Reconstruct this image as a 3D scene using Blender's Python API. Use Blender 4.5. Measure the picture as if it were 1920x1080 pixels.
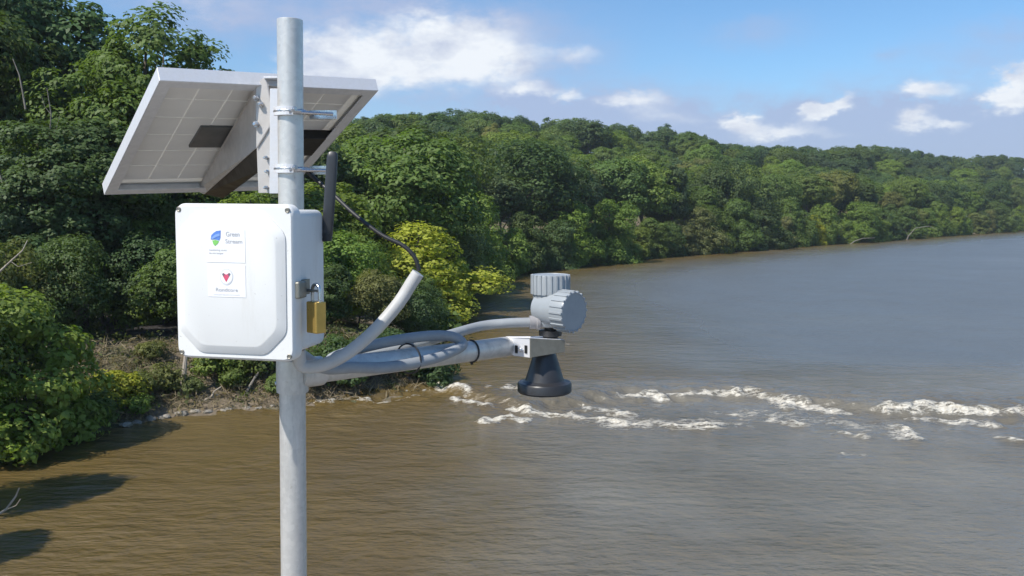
import bpy, math, random
import numpy as np
from mathutils import Vector, Matrix

for o in list(bpy.data.objects):
    bpy.data.objects.remove(o, do_unlink=True)
scene = bpy.context.scene
COL = scene.collection
rng = np.random.default_rng(7)
random.seed(7)

# ------------------------------------------------------------------ camera
FPX = 1663.0                     # focal length in pixels of the 1920 wide photo
HCAM = 10.5                      # eye height above the river
PITCH = math.atan(150.0 / FPX)
cam_d = bpy.data.cameras.new("camera")
cam_d.sensor_width = 36.0
cam_d.lens = 36.0 * FPX / 1920.0
cam_d.clip_start = 0.05
cam_d.clip_end = 20000.0
cam = bpy.data.objects.new("camera", cam_d)
COL.objects.link(cam)
cam.location = (0, 0, HCAM)
cam.rotation_euler = (math.pi / 2 - PITCH, 0, 0)
scene.camera = cam

# ------------------------------------------------------------------ sun and exposure
SUN_EL = math.radians(50.0)
SUN_B = math.radians(44.0)       # how far the sun stands behind the picture plane, on the left
to_sun = Vector((-math.cos(SUN_B) * math.cos(SUN_EL), -math.sin(SUN_B) * math.cos(SUN_EL), math.sin(SUN_EL)))
sun_d = bpy.data.lights.new("sun", 'SUN')
sun_d.energy = 4.4
sun_d.angle = math.radians(0.53)
sun_d.color = (1.0, 0.95, 0.87)
sun = bpy.data.objects.new("sun", sun_d)
COL.objects.link(sun)
sun.location = (-40, -30, 80)
sun.rotation_euler = to_sun.to_track_quat('Z', 'Y').to_euler()
scene.view_settings.view_transform = 'Standard'
scene.view_settings.look = 'None'
scene.view_settings.gamma = 1.0
scene.view_settings.exposure = 0.4
scene.view_settings.use_curve_mapping = False
scene.cycles.max_bounces = 6; scene.cycles.diffuse_bounces = 3; scene.cycles.glossy_bounces = 3; scene.cycles.volume_bounces = 0
scene.cycles.transparent_max_bounces = 8
scene.cycles.use_denoising = True
scene.cycles.use_adaptive_sampling = True; scene.cycles.adaptive_threshold = 0.025

cp, sp = math.cos(PITCH), math.sin(PITCH)
def ray(px, py):
    a = (px - 960) / FPX; b = -(py - 540) / FPX
    return np.array([a, cp + sp * b, -sp + cp * b])
def P(px, py, Y):
    """place in the world, Y metres ahead of the lens, read off a photo position"""
    r = ray(px, py); r = r * (Y / r[1]); return r + np.array([0, 0, HCAM])
def G(px, py, z=0.0):
    r = ray(px, py); return r * ((z - HCAM) / r[2]) + np.array([0, 0, HCAM])
def proj(w):
    w = np.asarray(w, float)
    x, y, z = w[..., 0], w[..., 1], w[..., 2] - HCAM
    d = y * cp - z * sp; u = y * sp + z * cp
    return 960 + FPX * x / d, 540 - FPX * u / d, d

# ------------------------------------------------------------------ world: Nishita sky with clouds
world = bpy.data.worlds.new("World"); scene.world = world; world.use_nodes = True
nt = world.node_tree; N = nt.nodes; Lk = nt.links
N.clear()
def node(t, **kw):
    n = N.new(t)
    for k, v in kw.items(): setattr(n, k, v)
    return n
def wmath(op, a, b=None, c=None, clamp=False):
    n = node('ShaderNodeMath', operation=op, use_clamp=clamp)
    for i, v in enumerate((a, b, c)):
        if v is None: continue
        if isinstance(v, (int, float)): n.inputs[i].default_value = v
        else: Lk.new(v, n.inputs[i])
    return n.outputs[0]
out = node('ShaderNodeOutputWorld'); bg = node('ShaderNodeBackground')
bg.inputs['Strength'].default_value = 0.088
Lk.new(bg.outputs[0], out.inputs[0])
sky = node('ShaderNodeTexSky', sky_type='NISHITA', sun_disc=False)
sky.sun_elevation = SUN_EL
sky.sun_rotation = math.atan2(to_sun.x, to_sun.y)
sky.altitude = 50; sky.air_density = 1.0; sky.dust_density = 0.4; sky.ozone_density = 2.5
tc = node('ShaderNodeTexCoord')
sep = node('ShaderNodeSeparateXYZ'); Lk.new(tc.outputs['Generated'], sep.inputs[0])
az = wmath('ARCTAN2', sep.outputs[0], sep.outputs[1])
el = wmath('ARCSINE', sep.outputs[2])
cmb = node('ShaderNodeCombineXYZ'); Lk.new(az, cmb.inputs[0]); Lk.new(wmath('MULTIPLY', el, 1.9), cmb.inputs[1])
def wnoise(scale, detail, rough=0.6, off=0.0):
    mp = node('ShaderNodeVectorMath', operation='ADD'); Lk.new(cmb.outputs[0], mp.inputs[0]); mp.inputs[1].default_value = (off, off * 0.7, off * 0.3)
    n = node('ShaderNodeTexNoise'); n.inputs['Scale'].default_value = scale; n.inputs['Detail'].default_value = detail; n.inputs['Roughness'].default_value = rough
    Lk.new(mp.outputs[0], n.inputs['Vector']); return n
n_fine = wnoise(28, 8, 0.62); n_warp = wnoise(9, 4, 0.6, 3.1); n_big = wnoise(3.2, 5, 0.55, 7.7)
# bent sky coordinates give the clouds ragged outlines
fx = node('ShaderNodeSeparateColor'); Lk.new(n_fine.outputs['Color'], fx.inputs[0])
gx = node('ShaderNodeSeparateColor'); Lk.new(n_warp.outputs['Color'], gx.inputs[0])
azw = wmath('ADD', wmath('MULTIPLY_ADD', fx.outputs[0], 0.05, az), wmath('MULTIPLY_ADD', gx.outputs[0], 0.06, -0.055))
elw = wmath('ADD', wmath('MULTIPLY_ADD', fx.outputs[1], 0.034, el), wmath('MULTIPLY_ADD', gx.outputs[1], 0.03, -0.032))
def blob(px, py, rx, ry, amp, rot=0.0):
    d = ray(px, py); d = d / np.linalg.norm(d)
    a0, e0 = math.atan2(d[0], d[1]), math.asin(d[2])
    da = wmath('SUBTRACT', azw, a0); de = wmath('SUBTRACT', elw, e0)
    c, s = math.cos(rot), math.sin(rot)
    u = wmath('MULTIPLY_ADD', da, c, wmath('MULTIPLY', de, s)); v = wmath('MULTIPLY_ADD', de, c, wmath('MULTIPLY', da, -s))
    u = wmath('MULTIPLY', u, FPX / rx); v = wmath('MULTIPLY', v, FPX / ry)
    q = wmath('MULTIPLY_ADD', u, u, wmath('MULTIPLY', v, v))
    return wmath('MULTIPLY', wmath('EXPONENT', wmath('MULTIPLY', q, -1.0)), amp)
def total(lst):
    t = lst[0]
    for b in lst[1:]: t = wmath('ADD', t, b)
    return t
veil = total([blob(800, 105, 260, 80, 1.0), blob(420, 5, 190, 45, 0.85), blob(735, 10, 90, 32, 0.7), blob(930, 45, 130, 34, 0.6),
              blob(1090, 100, 60, 32, 0.5), blob(1190, 195, 110, 40, 0.7), blob(1010, 175, 90, 28, 0.6), blob(1500, 255, 380, 55, 1.1), blob(1150, 235, 280, 60, .8), blob(1850, 270, 260, 60, .9), blob(1410, 62, 80, 22, .5), blob(1668, 105, 30, 14, .4), blob(1880, 100, 120, 40, .5),
              blob(1750, 215, 190, 60, 0.62), blob(1890, 60, 60, 22, 0.35), blob(1000, 260, 500, 45, 0.4)])
puff = total([blob(770, 105, 210, 66, 0.55), blob(600, 130, 70, 30, .4), blob(400, 8, 130, 30, .35), blob(900, 40, 110, 24, .35), blob(1080, 98, 40, 22, .45), blob(850, 78, 95, 48, 0.95), blob(660, 110, 95, 50, 0.95), blob(950, 112, 80, 34, 0.75), blob(700, 140, 150, 26, 0.55),
              blob(1385, 228, 38, 15, 1.5), blob(1440, 248, 60, 14, 0.7), blob(1550, 208, 44, 13, 1.6, 0.35), blob(1912, 156, 34, 30, 1.9),
              blob(1748, 168, 44, 20, 0.9), blob(1704, 226, 28, 16, 1.1), blob(1866, 196, 30, 18, 1.0), blob(1775, 238, 40, 12, 0.9),
              blob(1190, 187, 66, 20, 0.95), blob(990, 168, 34, 15, 0.8), blob(1050, 182, 30, 14, 0.8), blob(1240, 225, 90, 16, .5), blob(1480, 262, 130, 14, .5)])
field = node('ShaderNodeMapRange'); Lk.new(n_big.outputs[0], field.inputs[0])
field.inputs[1].default_value = 0.56; field.inputs[2].default_value = 0.8; field.inputs[3].default_value = 0.0; field.inputs[4].default_value = 0.6
high = wmath('MULTIPLY', field.outputs[0], wmath('MULTIPLY_ADD', el, 3.0, -0.75, clamp=True))     # fair-weather cloud overhead too
veil_m = wmath('MULTIPLY', wmath('ADD', veil, high), wmath('ADD', wmath('MULTIPLY_ADD', n_fine.outputs[0], 1.3, -0.55), wmath('MULTIPLY', n_warp.outputs[0], 1.7)), clamp=True)
puff_m = node('ShaderNodeMapRange'); puff_m.interpolation_type = 'SMOOTHSTEP'
Lk.new(wmath('MULTIPLY', puff, wmath('MULTIPLY_ADD', n_fine.outputs[0], 1.5, 0.15)), puff_m.inputs[0])
puff_m.inputs[1].default_value = 0.14; puff_m.inputs[2].default_value = 1.0
m1 = node('ShaderNodeMix', data_type='RGBA'); m2 = node('ShaderNodeMix', data_type='RGBA')
tint = node('ShaderNodeMix', data_type='RGBA', blend_type='MULTIPLY'); tint.inputs[0].default_value = 1.0
Lk.new(sky.outputs[0], tint.inputs[6]); tint.inputs[7].default_value = (0.82, 1.10, 1.30, 1)
Lk.new(wmath('MULTIPLY', veil_m, 0.9), m1.inputs[0]); Lk.new(tint.outputs[2], m1.inputs[6]); m1.inputs[7].default_value = (3.7, 4.5, 6.5, 1)
Lk.new(puff_m.outputs[0], m2.inputs[0]); Lk.new(m1.outputs[2], m2.inputs[6]); shade = node('ShaderNodeMix', data_type='RGBA'); n_sh = wnoise(14, 5, 0.6, 5.3)
sh_r = node('ShaderNodeMapRange'); Lk.new(n_sh.outputs[0], sh_r.inputs[0]); sh_r.inputs[1].default_value = 0.30; sh_r.inputs[2].default_value = 0.56
Lk.new(sh_r.outputs[0], shade.inputs[0]); shade.inputs[6].default_value = (4.9, 5.5, 6.9, 1); shade.inputs[7].default_value = (7.9, 8.3, 8.8, 1); Lk.new(shade.outputs[2], m2.inputs[7])
Lk.new(m2.outputs[2], bg.inputs['Color'])

# ------------------------------------------------------------------ materials
def new_mat(name):
    m = bpy.data.materials.new(name); m.use_nodes = True
    return m, m.node_tree, m.node_tree.nodes['Principled BSDF']
def n_math(t, op, a, b=None, clamp=False):
    n = t.nodes.new('ShaderNodeMath'); n.operation = op; n.use_clamp = clamp
    for i, v in enumerate((a, b)):
        if v is None: continue
        if isinstance(v, (int, float)): n.inputs[i].default_value = v
        else: t.links.new(v, n.inputs[i])
    return n.outputs[0]
def n_mix(t, fac, a, b, blend='MIX'):
    n = t.nodes.new('ShaderNodeMix'); n.data_type = 'RGBA'; n.blend_type = blend
    for i, v in ((0, fac), (6, a), (7, b)):
        if isinstance(v, (int, float)): n.inputs[i].default_value = v
        elif isinstance(v, (tuple, list)): n.inputs[i].default_value = (*v[:3], 1)
        else: t.links.new(v, n.inputs[i])
    return n.outputs[2]
def n_noise(t, scale, detail=4, rough=0.55, vec=None, coord='Object', stretch=None):
    if vec is None:
        c = t.nodes.new('ShaderNodeTexCoord'); vec = c.outputs[coord]
    if stretch:
        mp = t.nodes.new('ShaderNodeMapping'); mp.inputs['Scale'].default_value = stretch; t.links.new(vec, mp.inputs[0]); vec = mp.outputs[0]
    n = t.nodes.new('ShaderNodeTexNoise'); n.inputs['Scale'].default_value = scale; n.inputs['Detail'].default_value = detail; n.inputs['Roughness'].default_value = rough
    t.links.new(vec, n.inputs['Vector']); return n.outputs[0]
def n_ramp(t, v, a, b, lo=0.0, hi=1.0):
    n = t.nodes.new('ShaderNodeMapRange'); t.links.new(v, n.inputs[0])
    for i, x in enumerate((a, b, lo, hi)): n.inputs[i + 1].default_value = x
    return n.outputs[0]
def n_bump(t, bs, h, strength, dist):
    b = t.nodes.new('ShaderNodeBump'); b.inputs['Strength'].default_value = strength; b.inputs['Distance'].default_value = dist
    t.links.new(h, b.inputs['Height']); t.links.new(b.outputs[0], bs.inputs['Normal'])
def simple(name, c1, c2=None, rough=0.5, metal=0.0, scale=20, bump=0.0, spec=0.5, bdist=0.001, stretch=None, rvar=0.15):
    m, t, b = new_mat(name)
    c2 = c2 or tuple(x * 0.8 for x in c1)
    nz = n_noise(t, scale, 5, 0.6, stretch=stretch)
    t.links.new(n_mix(t, n_ramp(t, nz, 0.3, 0.7), c1, c2), b.inputs['Base Color'])
    b.inputs['Metallic'].default_value = metal; b.inputs['Specular IOR Level'].default_value = spec
    t.links.new(n_ramp(t, nz, 0.25, 0.75, max(0.02, rough - rvar), rough + rvar), b.inputs['Roughness'])
    if bump: n_bump(t, b, nz, bump, bdist)
    return m
def leaf_mat(name, transl=0.42):
    m, t, b = new_mat(name)
    oi = t.nodes.new('ShaderNodeObjectInfo'); at = t.nodes.new('ShaderNodeAttribute'); at.attribute_name = 'tone'
    k = n_ramp(t, at.outputs['Fac'], 0, 1, 0.62, 1.38)
    mul = t.nodes.new('ShaderNodeVectorMath'); mul.operation = 'SCALE'; t.links.new(oi.outputs['Color'], mul.inputs[0]); t.links.new(k, mul.inputs['Scale'])
    col = n_mix(t, n_ramp(t, at.outputs['Fac'], 0.78, 1.0, 0, 0.35), mul.outputs[0], (0.16, 0.17, 0.04))
    t.links.new(col, b.inputs['Base Color']); b.inputs['Roughness'].default_value = 0.55; b.inputs['Specular IOR Level'].default_value = 0.28
    tr = t.nodes.new('ShaderNodeBsdfTranslucent'); ms = t.nodes.new('ShaderNodeMixShader'); ms.inputs[0].default_value = transl
    t.links.new(n_mix(t, 1.0, col, (1.15, 1.25, 0.5), 'MULTIPLY'), tr.inputs[0])
    o = t.nodes['Material Output']; t.links.new(b.outputs[0], ms.inputs[1]); t.links.new(tr.outputs[0], ms.inputs[2]); t.links.new(ms.outputs[0], o.inputs[0])
    return m
def weathered_white(name):
    m, t, b = new_mat(name)
    dn = n_noise(t, 14, 6, 0.7, stretch=(2.2, 2.2, 0.35)); sp2 = n_noise(t, 160, 3, 0.6); bl = n_noise(t, 5, 4, 0.6)
    c = n_mix(t, n_ramp(t, bl, 0.35, 0.7), (0.735, 0.735, 0.715), (0.70, 0.70, 0.68))
    c = n_mix(t, n_ramp(t, dn, 0.54, 0.74, 0, 0.30), c, (0.52, 0.49, 0.43)); c = n_mix(t, n_ramp(t, sp2, 0.70, 0.74, 0, 0.5), c, (0.33, 0.30, 0.26))
    t.links.new(c, b.inputs['Base Color']); t.links.new(n_ramp(t, dn, 0.3, 0.7, 0.36, 0.55), b.inputs['Roughness']); b.inputs['Specular IOR Level'].default_value = 0.4
    return m
M = {}
M['leaf'] = leaf_mat('leaf')
M['bark'] = simple('bark', (0.16, 0.13, 0.10), (0.07, 0.055, 0.042), 0.9, scale=3.0, bump=0.6, bdist=0.03, stretch=(3, 3, 0.6))
M['pale_bark'] = simple('pale_bark', (0.42, 0.37, 0.30), (0.24, 0.20, 0.16), 0.9, scale=4.0, bump=0.5, bdist=0.02, stretch=(3, 3, 0.6))
M['grey_bark'] = simple('grey_bark', (0.24, 0.22, 0.19), (0.13, 0.115, 0.10), 0.9, scale=4.0, bump=0.5, bdist=0.02, stretch=(3, 3, 0.6))
M['rock'] = simple('rock', (0.36, 0.33, 0.28), (0.17, 0.15, 0.12), 0.9, scale=3.0, bump=0.7, bdist=0.05)
M['concrete'] = simple('weathered_concrete', (0.33, 0.31, 0.29), (0.18, 0.165, 0.155), 0.9, scale=1.6, bump=0.4, bdist=0.02)
M['dark_iron'] = simple('dark_iron', (0.035, 0.032, 0.032), (0.015, 0.013, 0.012), 0.75, scale=3, bump=0.3, bdist=0.01)
m, t, b = new_mat('galvanised_steel')
vo = t.nodes.new('ShaderNodeTexVoronoi'); vo.inputs['Scale'].default_value = 110; t.links.new(t.nodes.new('ShaderNodeTexCoord').outputs['Object'], vo.inputs['Vector'])
sp_ = t.nodes.new('ShaderNodeSeparateColor'); t.links.new(vo.outputs['Color'], sp_.inputs[0])
st_ = n_noise(t, 9, 6, 0.7, stretch=(3, 3, 0.5)); gr = n_noise(t, 70, 4, 0.7)
c = n_mix(t, n_ramp(t, sp_.outputs[0], 0, 1, 0.0, 0.55), (0.66, 0.645, 0.61), (0.53, 0.52, 0.495))
c = n_mix(t, n_ramp(t, st_, 0.52, 0.75, 0, 0.55), c, (0.36, 0.345, 0.32)); c = n_mix(t, n_ramp(t, gr, 0.64, 0.72, 0, 0.35), c, (0.30, 0.26, 0.21))
t.links.new(c, b.inputs['Base Color']); b.inputs['Metallic'].default_value = 0.5
t.links.new(n_ramp(t, st_, 0.3, 0.7, 0.32, 0.55), b.inputs['Roughness']); n_bump(t, b, gr, 0.08, 0.0006); M['galv'] = m
M['alu'] = simple('aluminium', (0.74, 0.74, 0.76), (0.66, 0.66, 0.67), 0.45, metal=0.3, scale=60, bump=0.03, bdist=0.0005)
M['steel'] = simple('stainless_steel', (0.66, 0.66, 0.66), (0.55, 0.55, 0.55), 0.28, metal=1.0, scale=60)
M['bracket'] = simple('bracket_metal', (0.60, 0.565, 0.53), (0.50, 0.47, 0.44), 0.5, metal=0.35, scale=30)
M['white_poly'] = weathered_white('white_polycarbonate')
M['white_lid'] = weathered_white('white_lid_polycarbonate')
M['paper'] = simple('white_sticker', (0.83, 0.83, 0.84), (0.80, 0.80, 0.81), 0.5, scale=30, spec=0.3)
M['ink_grey'] = simple('grey_ink', (0.42, 0.43, 0.45), (0.36, 0.37, 0.39), 0.6)
M['ink_pale'] = simple('pale_grey_ink', (0.66, 0.67, 0.69), (0.60, 0.61, 0.63), 0.6)
M['ink_blue'] = simple('blue_ink', (0.10, 0.22, 0.60), (0.14, 0.30, 0.70), 0.5)
M['ink_light_blue'] = simple('light_blue_ink', (0.24, 0.40, 0.80), None, 0.5)
M['ink_green'] = simple('green_ink', (0.20, 0.55, 0.12), (0.28, 0.62, 0.20), 0.5)
M['ink_red'] = simple('red_ink', (0.66, 0.08, 0.15), (0.60, 0.10, 0.18), 0.5)
M['ink_dark'] = simple('dark_ink', (0.16, 0.15, 0.17), None, 0.5)
M['black'] = simple('black_plastic', (0.022, 0.023, 0.026), (0.016, 0.016, 0.018), 0.42, scale=30, spec=0.5)
M['antenna'] = simple('antenna_plastic', (0.030, 0.032, 0.037), (0.024, 0.025, 0.028), 0.38, scale=20, spec=0.6)
M['horn'] = simple('horn_plastic', (0.035, 0.036, 0.04), (0.02, 0.02, 0.023), 0.40, scale=14, spec=0.5)
M['cable'] = simple('cable_rubber', (0.025, 0.025, 0.025), None, 0.45, scale=40)
M['brass'] = simple('brass', (0.62, 0.42, 0.12), (0.50, 0.33, 0.09), 0.36, metal=0.75, scale=30)
M['latch'] = simple('latch_steel_and_shelf_shade', (0.30, 0.29, 0.25), (0.22, 0.21, 0.18), 0.5, metal=0.7, scale=30)
M['housing'] = simple('grey_painted_casting', (0.31, 0.335, 0.355), (0.275, 0.30, 0.32), 0.40, scale=30, bump=0.04, spec=0.5)
M['cell'] = simple('solar_cell_back', (0.80, 0.78, 0.735), (0.74, 0.72, 0.68), 0.55, scale=9)
M['jbox'] = simple('junction_box_plastic', (0.012, 0.012, 0.012), None, 0.6)
M['plate'] = simple('rating_plate', (0.13, 0.125, 0.12), (0.10, 0.10, 0.095), 0.55)
M['shade_brown'] = simple('painted_channel_shade', (0.060, 0.048, 0.036), (0.045, 0.036, 0.027), 0.6, metal=0.3)  # shade inside the tilt channel put into a dark brown colour
M['grey_conduit'] = simple('grey_conduit', (0.30, 0.32, 0.335), (0.25, 0.265, 0.28), 0.5, scale=25)
M['fitting'] = simple('grey_fitting', (0.30, 0.29, 0.30), (0.25, 0.245, 0.25), 0.6, scale=20)
# corrugated grey conduit
m, t, b = new_mat('conduit')
nz = n_noise(t, 25, 5, 0.7); t.links.new(n_mix(t, nz, (0.55, 0.55, 0.54), (0.38, 0.375, 0.36)), b.inputs['Base Color']); b.inputs['Roughness'].default_value = 0.42
M['conduit'] = m
# translucent white backsheet: daylight comes through between the cells
m, t, b = new_mat('backsheet')
b.inputs['Base Color'].default_value = (0.88, 0.87, 0.84, 1); b.inputs['Roughness'].default_value = 0.5
tr = t.nodes.new('ShaderNodeBsdfTranslucent'); tr.inputs[0].default_value = (0.75, 0.72, 0.66, 1); ms = t.nodes.new('ShaderNodeMixShader'); ms.inputs[0].default_value = 0.4
t.links.new(b.outputs[0], ms.inputs[1]); t.links.new(tr.outputs[0], ms.inputs[2]); t.links.new(ms.outputs[0], t.nodes['Material Output'].inputs[0])
M['backsheet'] = m
# soil
m, t, b = new_mat('bank_soil')
n1 = n_noise(t, 0.35, 5, 0.6, coord='Object'); n2 = n_noise(t, 4.0, 6, 0.65, coord='Object')
c = n_mix(t, n_ramp(t, n2, 0.3, 0.7), (0.135, 0.108, 0.074), (0.235, 0.190, 0.138))
c = n_mix(t, n_ramp(t, n1, 0.5, 0.66), c, (0.075, 0.085, 0.035))
t.links.new(c, b.inputs['Base Color']); b.inputs['Roughness'].default_value = 0.95; b.inputs['Specular IOR Level'].default_value = 0.15
n_bump(t, b, n2, 0.9, 0.12); M['soil'] = m
# muddy river with foam
m, t, b = new_mat('river_water')
co = t.nodes.new('ShaderNodeTexCoord').outputs['Object']
at = t.nodes.new('ShaderNodeAttribute'); at.attribute_name = 'foam'
f1 = n_noise(t, 1.6, 7, 0.72, vec=co, stretch=(0.8, 1.0, 1.0)); f2 = n_noise(t, 9.0, 4, 0.7, vec=co)
fm = n_math(t, 'MULTIPLY', at.outputs['Fac'], n_math(t, 'ADD', n_math(t, 'MULTIPLY', f1, 1.5), n_math(t, 'MULTIPLY', f2, 0.5)))
f3 = n_noise(t, 3.2, 6, 0.75, vec=co, stretch=(0.6, 1.5, 1.0))
fm = n_math(t, 'MULTIPLY', fm, n_ramp(t, f3, 0.40, 0.58, 0.25, 1.2))
fm = n_ramp(t, fm, 0.34, 0.72)
silt = n_noise(t, 0.09, 5, 0.6, vec=co)
aer = t.nodes.new('ShaderNodeAttribute'); aer.attribute_name = 'aerated'
wc = n_mix(t, n_ramp(t, silt, 0.35, 0.65), (0.108, 0.074, 0.025), (0.134, 0.094, 0.035))
rif_sky = t.nodes.new('ShaderNodeAttribute'); rif_sky.attribute_name = 'riffle_sky'
wc = n_mix(t, aer.outputs['Fac'], wc, n_mix(t, n_ramp(t, silt, 0.38, 0.62), (0.128, 0.112, 0.080), (0.172, 0.158, 0.124)))      # air bubbles turn the broken water greyer
wc = n_mix(t, rif_sky.outputs['Fac'], wc, (0.112, 0.120, 0.120))  # cooler grey put in for the sky that the far water reflects
t.links.new(n_mix(t, fm, wc, n_mix(t, n_ramp(t, f2, 0.35, 0.65), (0.42, 0.37, 0.28), (0.70, 0.67, 0.59))), b.inputs['Base Color'])
t.links.new(n_math(t, 'MAXIMUM', n_ramp(t, fm, 0, 1, 0.19, 0.8), n_ramp(t, rif_sky.outputs['Fac'], 0, 1, 0.0, 0.40)), b.inputs['Roughness']); b.inputs['IOR'].default_value = 1.42; b.inputs['Specular IOR Level'].default_value = 1.0
w1 = n_noise(t, 0.55, 3, 0.5, vec=co, stretch=(0.55, 1.25, 1)); w2 = n_noise(t, 2.1, 5, 0.6, vec=co, stretch=(0.7, 1.3, 1)); w3 = n_noise(t, 0.13, 2, 0.5, vec=co); w4 = n_noise(t, 1.05, 3, 0.55, vec=co, stretch=(0.6, 1.4, 1))
hh = n_math(t, 'ADD', n_math(t, 'MULTIPLY', w1, 0.26), n_math(t, 'MULTIPLY', n_math(t, 'MULTIPLY', w2, 0.25), n_ramp(t, w3, 0.3, 0.7, 0.55, 1.2)))
hh = n_math(t, 'ADD', hh, n_math(t, 'MULTIPLY', n_math(t, 'POWER', w4, 1.6), n_ramp(t, w3, 0.35, 0.65, 0.12, 0.44)))
hh = n_math(t, 'ADD', hh, n_math(t, 'MULTIPLY', fm, n_math(t, 'MULTIPLY', f2, 0.1)))
n_bump(t, b, hh, 0.72, 1.0); M['water'] = m

# ------------------------------------------------------------------ mesh helpers
class MB:
    """collects shapes in world coordinates and links them as one mesh object"""
    def __init__(s): s.v = []; s.f = []
    def add(s, v, f):
        k = len(s.v); s.v += [tuple(map(float, p)) for p in v]; s.f += [tuple(i + k for i in q) for q in f]; return s
    def hexa(s, p):          # p: 4 points of one face, then the 4 opposite
        return s.add(p, [(0, 1, 2, 3), (7, 6, 5, 4), (0, 4, 5, 1), (1, 5, 6, 2), (2, 6, 7, 3), (3, 7, 4, 0)])
    def box(s, c, ax, hx, hy, hz):
        c = np.array(c, float); u, v, w = [np.array(a, float) for a in ax]
        q = [c + sx * hx * u + sy * hy * v + sz * hz * w for sy in (-1, 1) for sx, sz in ((-1, -1), (1, -1), (1, 1), (-1, 1))]
        return s.hexa(q)
    def prism(s, poly, vec):
        poly = [np.array(p, float) for p in poly]; n = len(poly); vec = np.array(vec, float)
        f = [tuple(range(n)), tuple(reversed(range(n, 2 * n)))] + [(i, i + n, (i + 1) % n + n, (i + 1) % n) for i in range(n)]
        return s.add(poly + [p + vec for p in poly], f)
    def tube(s, pts, rad, seg=12, caps=True):
        pts = [np.array(p, float) for p in pts]; n = len(pts)
        if isinstance(rad, (int, float)): rad = [rad] * n
        tang = [pts[min(i + 1, n - 1)] - pts[max(i - 1, 0)] for i in range(n)]
        tang = [q / (np.linalg.norm(q) + 1e-12) for q in tang]
        a = np.array([0, 0, 1.0]) if abs(tang[0][2]) < 0.9 else np.array([1.0, 0, 0])
        nn = np.cross(tang[0], a); nn /= np.linalg.norm(nn); V = []
        for i in range(n):
            nn = nn - tang[i] * np.dot(nn, tang[i]); nn /= np.linalg.norm(nn); bb = np.cross(tang[i], nn)
            for k in range(seg):
                an = 2 * math.pi * k / seg; V.append(pts[i] + rad[i] * (math.cos(an) * nn + math.sin(an) * bb))
        F = [(i * seg + k, i * seg + (k + 1) % seg, (i + 1) * seg + (k + 1) % seg, (i + 1) * seg + k) for i in range(n - 1) for k in range(seg)]
        if caps: F += [tuple(reversed(range(seg))), tuple(range((n - 1) * seg, n * seg))]
        return s.add(V, F)
    def lathe(s, base, axis, prof, seg=32):
        """prof: (distance along axis, radius)"""
        base = np.array(base, float); ax = np.array(axis, float); ax /= np.linalg.norm(ax)
        return s.tube_raw([base + ax * h for h, r in prof], [max(r, 1e-5) for h, r in prof], ax, seg)
    def tube_raw(s, pts, rad, ax, seg):
        a = np.array([0, 0, 1.0]) if abs(ax[2]) < 0.9 else np.array([1.0, 0, 0])
        nn = np.cross(ax, a); nn /= np.linalg.norm(nn); bb = np.cross(ax, nn)
        V = [p + r * (math.cos(2 * math.pi * k / seg) * nn + math.sin(2 * math.pi * k / seg) * bb) for p, r in zip(pts, rad) for k in range(seg)]
        n = len(pts)
        F = [(i * seg + k, i * seg + (k + 1) % seg, (i + 1) * seg + (k + 1) % seg, (i + 1) * seg + k) for i in range(n - 1) for k in range(seg)]
        F += [tuple(reversed(range(seg))), tuple(range((n - 1) * seg, n * seg))]
        return s.add(V, F)
    def build(s, name, mat, parent=None, smooth=False, bevel=0.0, origin=None, bseg=2):
        me = bpy.data.meshes.new(name)
        org = np.zeros(3)
        if parent is not None: org = np.array(parent.matrix_world.translation if parent.parent is None else WLOC[parent.name])
        elif origin is not None: org = np.array(origin, float)
        me.from_pydata([tuple(np.array(p) - org) for p in s.v], [], s.f); me.validate()
        me.materials.append(M[mat] if isinstance(mat, str) else mat)
        o = bpy.data.objects.new(name, me); COL.objects.link(o)
        WLOC[o.name] = org
        if parent is not None: o.parent = parent
        else: o.location = org
        import bmesh
        bm = bmesh.new(); bm.from_mesh(me); bmesh.ops.recalc_face_normals(bm, faces=bm.faces[:])
        if bevel: bmesh.ops.bevel(bm, geom=[e for e in bm.edges if len(e.link_faces) == 2 and e.calc_face_angle(0) > 0.5], offset=bevel, segments=bseg, profile=0.5, affect='EDGES')
        bm.to_mesh(me); bm.free()
        if smooth:
            me.shade_smooth()
            me.set_sharp_from_angle(angle=math.radians(38))
        return o
WLOC = {}
def tag(o, label=None, cat=None, group=None, kind=None):
    if label: o['label'] = label
    if cat: o['category'] = cat
    if group: o['group'] = group
    if kind: o['kind'] = kind
    return o
def empty(name, loc, label, cat, group=None):
    o = bpy.data.objects.new(name, None); COL.objects.link(o); o.empty_display_size = 0.1
    o.location = [float(x) for x in loc]
    o.matrix_world = Matrix.Translation(o.location); WLOC[o.name] = np.array(loc, float)
    return tag(o, label, cat, group)
def np_mesh(name, V, quads, mat, attr=None, smooth=False):
    me = bpy.data.meshes.new(name); V = np.asarray(V, np.float32); quads = np.asarray(quads, np.int32); nf, k = quads.shape
    me.vertices.add(len(V)); me.vertices.foreach_set('co', V.ravel())
    me.loops.add(nf * k); me.loops.foreach_set('vertex_index', quads.ravel())
    me.polygons.add(nf); me.polygons.foreach_set('loop_start', np.arange(0, nf * k, k, dtype=np.int32))
    if attr:
        for an, (dom, data) in attr.items():
            a = me.attributes.new(an, 'FLOAT', dom); a.data.foreach_set('value', np.asarray(data, np.float32))
    me.materials.append(mat); me.update(calc_edges=True)
    if smooth: me.shade_smooth()
    return me
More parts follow.
